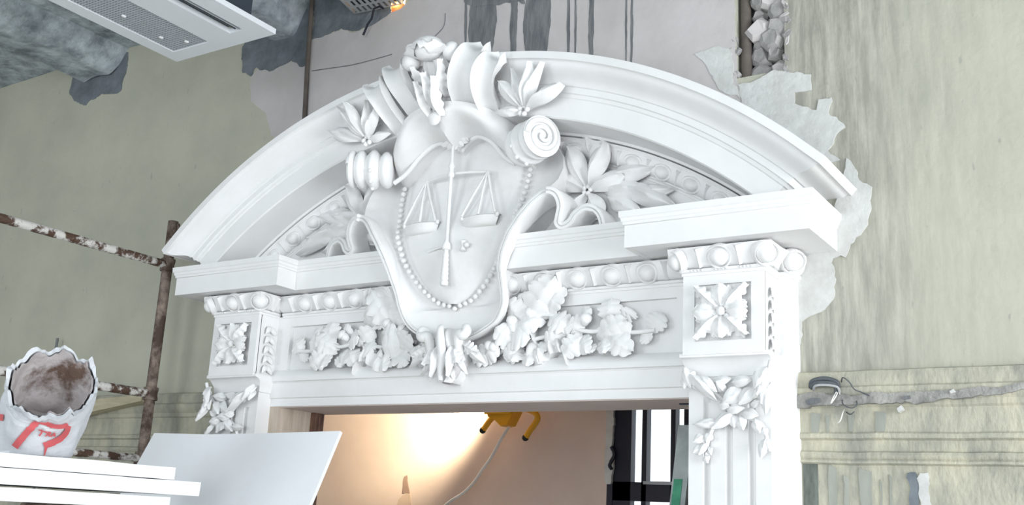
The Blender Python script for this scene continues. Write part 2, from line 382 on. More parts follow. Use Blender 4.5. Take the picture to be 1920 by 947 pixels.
patch('fresh_plaster_patch', [(1590, 300), (1612, 336), (1632, 352), (1630, 420), (1598, 452), (1588, 480), (1560, 486), (1568, 560), (1536, 592), (1506, 605), (1498, 690), (1470, 700), (1470, 480), (1560, 400)], FRESH, .012, 9, .05, .018)
patch('fresh_plaster_patch', [(1305, 98), (1345, 88), (1372, 92), (1378, 150), (1384, 185), (1350, 170), (1320, 120)], FRESH, .008, 8, .05, .02)
# cracks in the old plaster
def crack(px, seed):
    P = [at(x, y, -.004) for x, y in px]
    MB().tube(smooth_path(P, 5), .004, 5).build('crack', DRIP, wall)
crack([(585, 133), (620, 128), (660, 122), (700, 112), (735, 102)], 1)
crack([(835, 25), (832, 50), (812, 72), (800, 90)], 2)

# the chase: recess, rubble, pipe
MB().box(CH0-.02, CH1+.02, .135, .15, CHZ-.02, ZC).build('chase_back', CONC2, wall)
rnd = random.Random(5)
def lump(rx, ry, rz, seed):
    m = MB(); m.ell((0, 0, 0), (rx, ry, rz), 9, 6)
    m.v = [tuple(Vector(p)*(1+0.35*noise.noise(Vector(p)*22+Vector((seed, 0, 0))))) for p in m.v]
    return m
def shard(rx, ry, rz, seed):
    r_ = random.Random(seed); n_ = 7
    pl_ = [(rx*math.cos(2*PI*k_/n_)*r_.uniform(.65, 1.1), rz*math.sin(2*PI*k_/n_)*r_.uniform(.65, 1.1)) for k_ in range(n_)]
    m_ = MB(); rows_ = [[(x_, ry, z_) for x_, z_ in pl_], [(x_, -ry*.3+r_.uniform(-.01, .01), z_) for x_, z_ in pl_], [(x_*.6, -ry+r_.uniform(-.012, .012), z_*.6) for x_, z_ in pl_]]
    return m_.grid(rows_, cv=True, cap=True)
stone_data = [shard(.07, .045, .06, s).data('stone', [STONE, PINK, STONE, STONE][s % 4]) for s in range(5)]
z = CHZ+.02; k = 0
while z < 5.05:
    x = CH0+.115
    while x < CH1-.02:
        sc_ = rnd.uniform(.7, 1.35)
        put('stone', stone_data[k % 5], wall, Matrix.Translation((x, .05+rnd.uniform(-.02, .035), z)) @ Matrix.Rotation(rnd.uniform(0, 6), 4, 'Y') @ Matrix.Diagonal((sc_, 1, sc_*1.2, 1)))
        x += rnd.uniform(.07, .12); k += 1
    z += rnd.uniform(.07, .11)
for i in range(26):   # torn plaster edge chips along the chase
    zz = CHZ+rnd.uniform(-.03, .65); side = rnd.random() < .5
    put('plaster_chip', stone_data[i % 5], wall, Matrix.Translation(((CH0-.012 if side else CH1+.012)+rnd.uniform(-.012, .012), .01, zz)) @ Matrix.Rotation(rnd.uniform(0, 6), 4, 'Y') @ Matrix.Diagonal((.3, .3, .7, 1)))
pp = MB().tube([(1.715, .045, CHZ-.005), (1.712, .045, 4.8), (1.713, .045, ZC)], .031, 12).build('iron_pipe', PIPE, None, 50)
tag(pp, 'brown iron pipe standing in the open rubble chase above the pediment', 'pipe')

# the broken hole under the ceiling
MB().box(HO0-.02, HO1+.02, .135, .15, HOZ-.03, ZC).build('hole_back', BLACK, wall)
bd = MB().box(-.085, .085, -.04, .04, -.032, .032).data('brick', BRICK)
for x, z, rz, ry in ((-1.02, HOZ+.035, .2, .12), (-.86, HOZ+.04, -.15, -.08), (-.95, HOZ+.11, .1, .3)):
    put('brick', bd, wall, Matrix.Translation((x, .06, z)) @ Matrix.Rotation(rz, 4, 'Z') @ Matrix.Rotation(ry, 4, 'Y'))
bl = thing('site_bulb', 'small bare site bulb glowing in the broken hole under the ceiling', 'lamp', (-.80, .07, 5.47))
MB().ell((-.80, .07, 5.46), (.03, .03, .04), 12, 8).build('bulb', emis('warm_bulb', (1, .72, .42), 14), bl, 60)
MB().lathe([(.016, 5.49-5.46), (.02, .05), (.02, .09), (.006, .10), (.006, .26)], (-.80, .07, 5.46)).build('socket', BLACK, bl, 40)
pl_ = bpy.data.lights.new('bulb_light', 'POINT'); pl_.energy = 5; pl_.color = (1, .62, .3); pl_.shadow_soft_size = .04
po = bpy.data.objects.new('bulb_light', pl_); COL.objects.link(po); po.location = (-.84, .02, 5.46)

# perforated cable tray hanging in front of the hole
tr = thing('cable_tray', 'perforated grey metal cable tray hanging by the broken wall hole', 'cable tray', (-1.0, -.3, 5.5))
t = MB()
nx, ny = 9, 16
W_, L_ = .40, 1.25
for j in range(ny):
    for i in range(nx):
        x0 = -W_/2+W_*i/nx; x1 = x0+W_/nx; y0 = -L_*j/ny; y1 = y0-L_/ny
        sx0, sx1 = x0+.013, x1-.013; sy0, sy1 = y0-.012, y1+.012
        if (i+j) % 1 == 0:
            vs = [(x0, y0, 0), (x1, y0, 0), (x1, y1, 0), (x0, y1, 0), (sx0, sy0, 0), (sx1, sy0, 0), (sx1, sy1, 0), (sx0, sy1, 0)]
            t.add(vs, [(0, 1, 5, 4), (1, 2, 6, 5), (2, 3, 7, 6), (3, 0, 4, 7)])
for s in (-1, 1):
    t.box(s*W_/2-.004, s*W_/2+.004, -L_, 0, 0, .06)
TM = Matrix.Translation((-.98, -.03, 5.42)) @ Matrix.Rotation(.10, 4, 'Z') @ Matrix.Rotation(math.radians(-7), 4, 'X')
t.xf(TM)
t.build('perforated_sheet', METAL, tr)
MB().box(-W_/2+.005, W_/2-.005, -L_, 0, .05, .056).xf(TM).build('tray_cover', DARK, tr)
a = at(697, 35, -.08); b = at(681, 66, -.06)
h = MB().tube([b, (a+b)/2+Vector((0, 0, .02)), a, a+Vector((.03, -.02, .06)), a+Vector((.09, -.03, .06)), a+Vector((.12, -.02, .04))], .008, 8)
h.build('steel_hook', BLACK, tr, 50)

# vertical conduit on the wall left of the pediment
c0 = at(571, 228, -.02); c1 = at(582, 30, -.02)
cp = MB().tube([(c0.x, -.022, c0.z-.12), (c0.x, -.022, c0.z), ((c0.x+c1.x)/2, -.024, (c0.z+c1.z)/2), (c1.x, -.022, ZC-.02)], .017, 10).build('conduit', PIPE, None, 50)
tag(cp, 'thin grey conduit running up the wall behind the left of the pediment', 'conduit')

# ================================================================== THE DOOR SURROUND
A_, B_, D1, D2, ZB, ZT = 2.203, 1.238, .474, .302, 3.337, 3.529
P1, P2, D3, ZB1, ZB2 = 1.509, 1.929, .336, 3.201, 2.787
FR = .15                                     # plane of frieze and architrave
PBX, PBY = 2.0, .13                          # pilaster strip behind the pier
ds = thing('door_surround', 'ornate white plaster doorcase with arched pediment and carved scales cartouche', 'door surround', (0, 0, 0))

# ---- horizontal cornice: two breaking-forward blocks and the set-back middle
cprof = [(-.03, ZB), (0, ZB), (0, 3.455), (.008, 3.458), (.008, 3.472), (.014, 3.476), (.017, 3.492), (.024, 3.497), (.026, 3.529), (-.03, 3.531)]
def cornice_block(s):
    m = MB()
    path = [(A_, 0), (A_, -D1), (B_, -D1), (B_, -.02)]
    moulding(m, path, cprof)
    m.box(B_+.02, A_-.02, -D1+.02, 0, ZB+.001, ZT)
    if s < 0: m.v = [(-x, y, z) for x, y, z in m.v]
    return m.build('cornice_block', PL, ds, 30)
for s in (1, -1): cornice_block(s)
HW = [(2.95, .06), (2.97, .12), (3.00, .21), (3.06, .31), (3.15, .365), (3.25, .377), (3.33, .388), (3.42, .415), (3.52, .465), (3.62, .54), (3.70, .61), (3.76, .665), (3.84, .71), (3.92, .72), (4.0, .70), (4.12, .62), (4.2, .55)]
for s in (1, -1):       # the middle cornice stops against the cartouche on either side
    fp = [(-D2, ZB)]+[(o, z_) for o, z_ in cprof[1:-1]]+[(-D2, 3.53)]
    m = MB(); m.grid([[(s*(lerp_tab(HW, z_)-.004), -D2-o, z_) for o, z_ in fp], [(s*(B_-.001), -D2-o, z_) for o, z_ in fp]])
    m.build('cornice', PL, ds, 30)

# ---- entablature: bed mould, frieze, architrave
m = MB()
ovo = lambda k: [(0, 3.337)]+[(.0+k*(1-math.sin(t)*0)*math.cos(t*1.0)**1.0, 3.325-.10*math.sin(t)) for t in np.linspace(0, PI/2, 8)]+[(.016, 3.222), (.016, 3.208), (.006, 3.204), (.006, 3.19), (-.02, 3.19)]
bed = ovo(.07)
moulding(m, [(1.47, -FR), (-1.47, -FR)], bed)
bm_mid = m.build('egg_and_dart_band', PL, ds, 30)
fz = MB(); fz.box(-1.52, 1.52, -FR+.03, 0, 2.64, 3.3)
frieze = fz.build('frieze', PL, ds)
# raised frame round the frieze panel, then the stepped architrave
m = MB()
m.box(-1.52, 1.52, -FR, -FR+.04, 3.13, 3.20)
m.box(-1.52, -1.392, -FR, -FR+.04, 2.8, 3.13); m.box(1.392, 1.52, -FR, -FR+.04, 2.8, 3.13)
m.build('frieze_frame', PL, ds)
m = MB()
moulding(m, [(1.52, -FR), (-1.52, -FR)], [(-.05, 2.845), (.0, 2.838), (.012, 2.828), (.030, 2.80), (.034, 2.79), (.034, 2.762), (.02, 2.757), (.018, 2.752), (.012, 2.752), (.012, 2.656), (.006, 2.652), (.0, 2.65), (.0, 2.6), (-.455, 2.6), (-.455, 2.7)])
m.build('architrave', PL, ds, 30)
# jambs
for s in (-1, 1):
    jx = 1.43 if s < 0 else 1.485
    MB().box(s*jx, s*1.52, -FR+.005, .295, 0, 2.6).build('jamb', JAMB, ds)
    MB().box(s*jx, s*(jx-.03), .16, .26, 0, 2.593).build('door_stop', DWOOD, ds)
MB().box(-1.43, 1.485, -FR+.012, .30, 2.594, 2.602).build('lintel_soffit', mat('old_pink_lintel', (0.60, 0.52, 0.49), .9, var=.1, scale=3), ds)
p = at(1289, 752, -.0)
MB().box(p.x-.06, p.x+.01, .03, .05, 2.586, 2.597).build('iron_tie', BLACK, ds)

# ---- piers
def eggmesh(name, sx, sz, dp):
    """egg in its cup: one continuous relief, centred, front is -Y"""
    prof = [(0, 1), (.2, .97), (.38, .88), (.54, .72), (.66, .5), (.73, .26), (.765, .06), (.80, .10), (.85, .36), (.90, .42), (.95, .34), (1.0, 0.0), (1.02, -.3)]
    seg = 22; rows = []
    for r, d in prof[1:]:
        row = []
        for k in range(seg):
            a = 2*PI*k/seg
            zz = math.sin(a); xx = math.cos(a)
            taper = 1+.12*zz
            row.append((sx*r*xx*taper, -dp*d, sz*r*zz))
        rows.append(row)
    m = MB(); m.grid(rows, cv=True); o = len(m.v); m.v.append((0, -dp, 0))
    for k in range(seg): m.f.append((o, k, (k+1) % seg)); m.mi.append(0)
    return m.data(name, PL2, 50)
def dartmesh(name, wd, ln, dp):
    rows = []
    for t in np.linspace(0, 1, 9):
        w_ = wd*(.35+.65*(1-t)) if t > .35 else wd*(.25+.75*abs(math.cos(t*4)))
        rows.append([(-w_, .012, ln*(.5-t)), (-w_*.5, -dp*.45, ln*(.5-t)), (0, -dp*(1-.4*t), ln*(.5-t)), (w_*.5, -dp*.45, ln*(.5-t)), (w_, .012, ln*(.5-t))])
    return MB().grid(rows).data(name, PL2, 40)
egg_d = eggmesh('egg', .070, .064, .055); dart_d = dartmesh('dart', .03, .10, .032)
TILT = Matrix.Rotation(math.radians(28), 4, 'X')
for k in range(6):
    for s in (1, -1):
        x = .165+.215*k
        if x > .3: put('egg', egg_d, bm_mid, Matrix.Translation((s*x, -FR-.035, 3.272)) @ TILT)
        if x+.1 > .4: put('dart', dart_d, bm_mid, Matrix.Translation((s*(x+.1075), -FR-.05, 3.272)) @ TILT)
    
def leaf(name, length, width, kind='laurel', curl=.0, arch=.12, dep=.02, rib=.25, m_=None, rows_n=14):
    """leaf growing along +Z from the origin, front -Y, closed by a skirt to the ground behind"""
    n = rows_n; cols = 4; rows = []
    for i in range(n+1):
        t = i/n
        if kind == 'laurel': w_ = math.sin(PI*min(1, t*.96+.04)**.85)**.85
        elif kind == 'oak':
            w_ = (math.sin(PI*min(.985, t*.93+.05)**1.15)**.65)*(0.66+.40*abs(math.sin(PI*(t*3.9+.12)))**.55)
            if t > .94: w_ *= .75
        elif kind == 'acanthus': w_ = (math.sin(PI*min(.97, t*.9+.07))**.5)*(.80+.22*math.cos(2*PI*(t*4.2-.2)))
        elif kind == 'petal': w_ = math.sin(PI*min(.97, t**1.35*.93+.04))**.8
        else: w_ = math.sin(PI*min(.98, t*.9+.06))
        w_ = max(w_, .03)*width/2
        zc = t*length; yc = -arch*length*math.sin(PI*t*.9)-curl*length*t*t
        row = []
        back = .03
        row.append((-w_, yc+back, zc))
        for j in range(-cols, cols+1):
            s = j/cols
            fold = (1-abs(s)**1.6)*dep*(.4+.6*math.sin(PI*min(1, t+.1)))
            crease = rib*dep*math.exp(-(s/.22)**2)
            wav = (.12 if kind != 'oak' else .05)*dep*math.cos(7*abs(s)+t*9)
            row.append((s*w_, yc-fold-crease+wav, zc-abs(s)*.05*length*(.6 if kind in ('oak', 'acanthus') else .2)))
        row.append((w_, yc+back, zc))
        rows.append(row)
    return MB().grid(rows).data(name, m_ or PL2, 55)

def place(name, data, parent, base, tip, width=1.0, roll=0.0, L0=1.0, tiltfix=0.0):
    """put a unit leaf (length 1 along Z, front -Y) so that it runs from base to tip"""
    b = Vector(base); t = Vector(tip); d = t-b; L = d.length; zax = d.normalized()
    yb = Vector((0, 1, 0)); yax = (yb-zax*yb.dot(zax)).normalized(); xax = yax.cross(zax)
    M = Matrix(((xax.x, yax.x, zax.x, b.x), (xax.y, yax.y, zax.y, b.y), (xax.z, yax.z, zax.z, b.z), (0, 0, 0, 1)))
    return put(name, data, parent, M @ Matrix.Rotation(roll, 4, 'Z') @ Matrix.Diagonal((width, L if L < .4 else .4, L, 1)))
LAUREL = leaf('leaf', 1, 1, 'laurel', 0, .10, .16, .3)
OAK = [leaf('oak_leaf', 1, 1, 'oak', c_, a_, .09, .6, rows_n=34) for c_, a_ in ((.0, .14), (.12, .10), (-.08, .18))]
ACAN = leaf('acanthus_leaf', 1, 1, 'acanthus', .1, .12, .16, .5, rows_n=24)
PETAL = leaf('petal', 1, 1, 'petal', .05, .10, .18, .35)
mir = lambda v, s: Vector((v[0]*s, v[1], v[2]))

for s in (1, -1):
    # pilaster strip on the wall, fluted shaft, necking
    pil = MB()
    pil.box(s*(P1-.012), s*PBX, -PBY, 0, 0, 3.25)
    pil = pil.build('pilaster_strip', PL, ds)
    sh = MB()
    SX0, SX1, SY = P1+.004, P2+.006, .262
    wf = .039; wl = ((SX1-SX0)-3*wf)/4
    ztop = 2.70
    plan = [(SX0, 0.0), (SX0, -SY)]
    x = SX0
    for k in range(3):
        x += wl
        plan += [(x, -SY)]+[(x+wf/2-wf/2*math.cos(a), -SY+.034*math.sin(a)) for a in np.linspace(0, PI, 8)][1:-1]+[(x+wf, -SY)]
        x += wf
    plan += [(SX1, -SY), (SX1, 0.0)]
    flat = [(px_, min(py_, -SY) if SX0 < px_ < SX1 else py_) for px_, py_ in plan]
    rows = [[(s*px_, py_, z_) for px_, py_ in pl] for z_, pl in ((0.25, plan), (2.56, plan), (2.585, flat), (ztop, flat))]
    shaft = sh.grid(rows)
    sh.box(s*(SX0-.03), s*(SX1+.03), -SY-.03, 0, 0, .26)
    shaft = sh.build('fluted_shaft', PL, ds, 40)
    # necking: cavetto from shaft out to the block
    m = MB()
    prof = [(SY-D3+.0, ztop-.02)]
    neck = [(-.01, ztop-.02), (.005, ztop-.015)]+[(.005+(D3-SY-.017)*(1-math.cos(t)), ztop+(ZB2-ztop-.012)*math.sin(t)) for t in np.linspace(0, PI/2, 8)]+[(D3-SY-.008, ZB2-.010), (D3-SY-.006, ZB2+.008)]
    path = [(P2, -.1), (P2, -SY), (P1, -SY), (P1, -.1)]
    # side faces flush: only the front flares, sides flare a little
    moulding(m, path, [(o*1.0, z_) for o, z_ in neck])
    m.v = [(max(P1-.02, min(P2+.02, x_))*s, y_, z_) for x_, y_, z_ in m.v]
    m.build('necking', PL, ds, 40)
    # square block with sunk rosette panel
    bl_ = MB()
    bl_.box(s*P1, s*P2, -D3+.025, 0, ZB2, ZB1+.01)
    bx0, bx1, bz0, bz1 = P1+.062, P2-.062, 2.853, 3.139
    o4 = [(P1, ZB2), (P2, ZB2), (P2, ZB1), (P1, ZB1)]; i4 = [(bx0, bz0), (bx1, bz0), (bx1, bz1), (bx0, bz1)]
    vs = [(s*a, -D3, b) for a, b in o4]+[(s*a, -D3, b) for a, b in i4]+[(s*a, -D3+.022, b) for a, b in i4]+[(s*a, -D3+.03, b) for a, b in o4]
    fs = []
    for k in range(4):
        j = (k+1) % 4
        fs += [(k, j, j+4, k+4), (k+4, j+4, j+8, k+8), (k, k+12, j+12, j)]
    fs.append((8, 9, 10, 11))
    bl_.add(vs, fs)
    block = bl_.build('capital_block', PL, ds)
    # rosette: four double-lobed petals on the axes, four corner leaves, beaded centre
    cx, cz = s*(bx0+bx1)/2, (bz0+bz1)/2; yb = -D3+.012
    for k in range(4):
        a = k*PI/2
        place('petal', PETAL, block, (cx+.022*math.sin(a), yb-.012, cz+.022*math.cos(a)), (cx+.145*math.sin(a), yb-.036, cz+.14*math.cos(a)), .105)
        for d_ in (-.32, .32):
            place('petal', PETAL, block, (cx+.03*math.sin(a), yb-.002, cz+.03*math.cos(a)), (cx+.142*math.sin(a+d_), yb-.022, cz+.138*math.cos(a+d_)), .06)
        a += PI/4
        place('leaf', ACAN, block, (cx+.02*math.sin(a), yb-.004, cz+.02*math.cos(a)), (cx+.195*math.sin(a), yb-.016, cz+.19*math.cos(a)), .085)
    m = MB(); m.ell((0, 0, 0), (.024, .022, .024), 12, 8); bd_ = m.data('bead', PL2, 60)
    put('bead', bd_, block, Matrix.Translation((cx, yb-.035, cz)))
    for k in range(6):
        a = k*PI/3+.2; put('bead', bd_, block, Matrix.Translation((cx+.036*math.sin(a), yb-.026, cz+.036*math.cos(a))) @ Matrix.Scale(.55, 4))
    # carved drop on the side face that looks to the window
    xs_ = P2 if s > 0 else -P1
    for k in range(5):
        zz = 3.12-.065*k
        for d_ in (-1, 1):
            b0 = Vector((xs_+.004, -.235, zz)); t0 = Vector((xs_+.022, -.235+d_*.045, zz-.055))
            o = place('leaf', LAUREL, block, b0, t0, .04)
            zax = (t0-b0).normalized(); yax = Vector((-1, 0, 0)); yax = (yax-zax*yax.dot(zax)).normalized(); xax = yax.cross(zax)
            o.matrix_basis = Matrix(((xax.x, yax.x, zax.x, b0.x), (xax.y, yax.y, zax.y, b0.y), (xax.z, yax.z, zax.z, b0.z), (0, 0, 0, 1))) @ Matrix.Diagonal((.04, .08, .075, 1))
    # bed mould with eggs round the block
    m = MB()
    moulding(m, [(P2, -PBY), (P2, -D3), (P1, -D3), (P1, -FR)], ovo(.062))
    moulding(m, [(PBX, 0), (PBX, -PBY), (P2, -PBY)], ovo(.045))
    m.box(P1, P2, -D3+.004, -.05, 3.19, 3.337)
    m.box(P2-.05, PBX, -PBY+.004, 0, 3.19, 3.337)
    m.v = [(x_*s, y_, z_) for x_, y_, z_ in m.v]
    band = m.build('egg_and_dart_band', PL, ds, 30)
    xm = (P1+P2)/2
    put('egg', egg_d, band, Matrix.Translation((s*xm, -D3-.034, 3.272)) @ TILT)
    for xx in (xm-.105, xm+.105): put('dart', dart_d, band, Matrix.Translation((s*xx, -D3-.045, 3.272)) @ TILT)
    for xx, yy, rz in ((P2+.02, -D3-.02, PI/4), (P1-.02, -D3-.02, -PI/4), (PBX+.014, -PBY-.014, PI/4)):
        put('egg', egg_d, band, Matrix.Translation((s*xx, yy, 3.270)) @ Matrix.Rotation(s*rz, 4, 'Z') @ TILT)
    put('dart', dart_d, band, Matrix.Translation((s*P2+.048 if s > 0 else -P2-.048, -.235, 3.272)) @ Matrix.Rotation(s*PI/2, 4, 'Z') @ TILT)
    put('dart', dart_d, band, Matrix.Translation(((P1-.048)*s, -.25, 3.272)) @ Matrix.Rotation(-s*PI/2, 4, 'Z') @ TILT)
    m = MB(); m.ell((0, 0, 0), (.0075, .0075, .0075), 8, 6); small = m.data('bead', PL2, 60)
    for c_ in (xm-.13, xm+.0, xm+.13):
        for k in range(4): put('bead', small, band, Matrix.Translation((s*(c_+(k-1.5)*.019), -D3-.017, 3.214)))
    # laurel garland hung on the necking and shaft
    GY = -SY-.012
    GL = [(95, 110, 150, 240, .05), (130, 150, 312, 318, .06), (200, 160, 312, 262, .05), (280, 195, 392, 172, .05), (390, 195, 525, 178, .06), (445, 240, 333, 322, .085),
          (522, 228, 440, 338, .08), (610, 105, 540, 245, .09), (585, 200, 530, 300, .08), (622, 205, 600, 325, .07), (500, 335, 565, 305, .05), (300, 330, 380, 345, .05), (350, 360, 470, 350, .06),
          (385, 385, 268, 485, .07), (392, 395, 402, 475, .06), (430, 400, 462, 492, .06), (452, 380, 556, 400, .06), (520, 420, 560, 512, .05),
          (300, 440, 150, 455, .05), (212, 520, 148, 565, .05), (252, 508, 228, 560, .045), (222, 570, 190, 645, .045), (218, 640, 238, 690, .045), (240, 590, 265, 645, .04), (200, 590, 145, 630, .04),
          (590, 540, 570, 668, .05), (600, 540, 628, 622, .045), (575, 470, 600, 530, .04), (160, 130, 105, 180, .05), (230, 215, 150, 225, .05), (340, 250, 300, 190, .05)]
    for bx, by, tx, ty, wd in GL:
        b_ = at(1260+bx/3.3, 660+by/3.3, GY); t_ = at(1260+tx/3.3, 660+ty/3.3, GY)
        fw = .03+.05*max(0, (b_.z-2.56)/.25)
        b_.y -= fw*.6; t_.y -= fw+.02*random.random()
        place('leaf', LAUREL, shaft, mir(b_, s), mir(t_, s), wd, roll=random.uniform(-.3, .3))
    for pts in (((330, 400), (280, 440), (240, 520), (220, 600), (222, 690)), ((450, 400), (520, 425), (565, 455), (592, 530), (600, 560)), ((100, 110), (180, 190), (300, 280), (380, 370)), ((630, 60), (600, 150), (520, 260), (400, 380))):
        P = []
        for a, b in pts:
            q = at(1260+a/3.3, 660+b/3.3, GY); q.y -= .015+.04*max(0, (q.z-2.56)/.25); P.append(mir(q, s))
        MB().tube(smooth_path(P, 4), .011, 6).build('stem', PL2, shaft, 60)
    # laurel bunch tied to the inner/outer corner edges up to the block
    for xc in (P1+.01, P2-.0):
        for k in range(2 if xc < P2-.1 else 5):
            b_ = Vector((s*xc, -SY-.03, 2.72-.03*k)); t_ = Vector((s*(xc+random.uniform(-.03, .03)), -SY-.075-.01*k, 2.66-.045*k))
            place('leaf', LAUREL, shaft, b_, t_, .055, roll=random.uniform(-.6, .6))

# ---- arched pediment
AZ, AR = 1.32, 3.28
TH = math.radians(42.4)
aprof = [(AR, 0), (AR, -.55), (3.238, -.55), (3.234, -.536)]
for t in np.linspace(0, 1, 10):          # cyma recta
    aprof.append((3.228-.105*t, -.53+.085*(t-.11*math.sin(2*PI*t)*1.0)))
aprof += [(3.118, -.437), (3.085, -.437), (3.08, -.428), (3.062, -.424), (3.056, -.417), (2.942, -.417), (2.935, -.408), (2.928, -.17), (2.915, -.165), (2.91, -.14), (2.90, -.05)]
m = MB()
rows = []
N = 72
def arow(th, off=False, wallend=False):
    r_ = []
    for R_, y_ in aprof:
        x = R_*math.sin(th); z = AZ+R_*math.cos(th)
        if off:
            e = max(0.0, -y_-.417) if R_ > 2.94 else 0
            if R_ == AR and y_ == 0: e = .133
            sg = 1 if th > 0 else -1
            x += sg*e*math.cos(th); z -= e*abs(math.sin(th))
        r_.append((x, 0 if wallend else y_, z))
    return r_
rows.append(arow(-TH, True, True)); rows.append(arow(-TH, True))
for i in range(1, N): rows.append(arow(-TH+2*TH*i/N))
rows.append(arow(TH, True)); rows.append(arow(TH, True, True))
arch = m.grid(rows).build('pediment_arch', PL, ds, 32)
# tympanum slab with egg ring
m = MB()
poly = [(math.sin(a)*2.905, AZ+math.cos(a)*2.905) for a in np.linspace(-math.radians(40.2), math.radians(40.2), 60)]
m.prism(poly, -.09, 0)
tymp = m.build('tympanum', PL, ds)
m = MB()
rp = [(2.906, -.16), (2.895, -.162)]+[(2.885-.085*math.sin(t), -.10-.055*math.cos(t)) for t in np.linspace(0, PI/2, 7)]+[(2.792, -.10), (2.786, -.094), (2.775, -.094), (2.772, -.085)]
m.grid([[(R_*math.sin(a), y_, AZ+R_*math.cos(a)) for R_, y_ in rp] for a in np.linspace(-math.radians(40), math.radians(40), 80)])
ring = m.build('egg_and_dart_band', PL, ds, 30)
egg2 = eggmesh('egg', .068, .05, .05); dart2 = dartmesh('dart', .026, .085, .03)
for k in range(7):
    for s in (1, -1):
        a = s*math.radians(35.1-4*k)
        put('egg', egg2, ring, Matrix.Translation((2.842*math.sin(a), -.125, AZ+2.842*math.cos(a))) @ Matrix.Rotation(a, 4, 'Y') @ Matrix.Rotation(math.radians(25), 4, 'X'))
        a -= s*math.radians(2)
        put('dart', dart2, ring, Matrix.Translation((2.842*math.sin(a), -.13, AZ+2.842*math.cos(a))) @ Matrix.Rotation(a, 4, 'Y') @ Matrix.Rotation(math.radians(25), 4, 'X'))
# lilies and leaves in the corners of the tympanum
c = Vector((.83, -.115, 3.80))
for s in (1, -1):
    for (tx, tz, wd, yy) in ((.72, 4.06, .13, -.15), (.965, 4.045, .13, -.16), (1.07, 3.85, .12, -.15), (.64, 3.90, .12, -.14), (.93, 3.62, .12, -.14), (.70, 3.63, .12, -.15)):
        d = Vector((tx, yy, tz))-c
        place('petal', PETAL, tymp, mir(c+d*.08, s), mir(c+d*1.05, s), wd)
    for (bx, bz, tx, tz, wd) in ((.92, 3.80, 1.24, 3.74, .13), (.95, 3.86, 1.26, 3.88, .12), (.95, 3.75, 1.18, 3.62, .11), (1.05, 3.80, 1.40, 3.62, .12), (.84, 4.0, .80, 4.22, .10), (.88, 4.0, .98, 4.19, .10), (1.1, 3.74, 1.36, 3.74, .10), (.76, 3.98, .66, 4.15, .1)):
        place('leaf', LAUREL, tymp, mir((bx, -.10, bz), s), mir((tx, -.115, tz), s), wd)
    for k in range(5):
        a = 2*PI*k/5; put('bead', bd_, tymp, Matrix.Translation((s*(c.x+.022*math.cos(a)), -.15, c.z+.022*math.sin(a))) @ Matrix.Scale(.6, 4))

# ---- cartouche
HS = [(3.16, 0.0), (3.18, .09), (3.21, .14), (3.25, .19), (3.31, .25), (3.38, .30), (3.45, .34), (3.6, .40), (3.73, .43), (3.85, .45), (3.95, .455), (4.08, .43), (4.2, .40)]
YS = [(2.9, -.20), (3.16, -.21), (3.3, -.25), (3.45, -.28), (3.6, -.285), (3.75, -.24), (3.95, -.19), (4.1, -.17), (4.3, -.17)]
YR = [(2.95, -.23), (3.06, -.24), (3.15, -.26), (3.25, -.30), (3.33, -.345), (3.42, -.375), (3.52, -.39), (3.62, -.385), (3.70, -.365), (3.76, -.34), (3.84, -.28), (3.92, -.24), (4.0, -.21), (4.2, -.2)]
m = MB(); rows = []
zs = list(np.linspace(2.95, 4.2, 64))
for z_ in zs:
    hw = lerp_tab(HW, z_); hs = min(lerp_tab(HS, z_), hw-.02); ys = lerp_tab(YS, z_)+.012; yr = lerp_tab(YR, z_)
    hs = max(hs, .0)
    row = []
    half = []
    for j in range(4): half.append((hs*j/4, ys))
    for j in range(11):
        t = j/10; half.append((hs+(hw-hs)*t, ys+.03*math.sin(PI*t)*(1 if z_ > 3.15 else 0)+(yr-ys)*t**2.2))
    full = [(-hw, -.06)]+[(-x, y) for x, y in half[::-1]]+half[1:]+[(hw, -.06)]
    rows.append([(x, y, z_) for x, y in full])
cart = m.grid(rows).build('cartouche', PL2, ds, 50)
# the convex shield field
m = MB(); rows = []
for i, z_ in enumerate(np.linspace(3.17, 4.2, 44)):
    hs = max(.01, lerp_tab(HS, z_)-.012); ys = lerp_tab(YS, z_)
    rows.append([(hs*s_, ys-.035*(1-abs(s_)**2.4)-.004+(.03 if abs(s_) == 1 else 0), z_) for s_ in np.linspace(-1, 1, 25)])
m.grid(rows).build('shield', PL2, cart, 50)
# pearl string round the shield
m = MB(); m.ell((0, 0, 0), (.0165, .0165, .0165), 10, 7); pearl = m.data('bead', PL2, 60)
pts = [Vector((lerp_tab(HS, z_)+.016, lerp_tab(YS, z_)-.012, z_)) for z_ in np.linspace(3.165, 4.02, 200)]
pts = [Vector((0, lerp_tab(YS, 3.16)-.012, 3.148))]+pts
acc = 0; last = pts[0]; bp_ = [last]
for p_ in pts[1:]:
    if (p_-last).length >= .038: bp_.append(p_); last = p_
for i, p_ in enumerate(bp_):
    for s in ((1, -1) if i else (1,)): put('bead', pearl, cart, Matrix.Translation(mir(p_, s)))
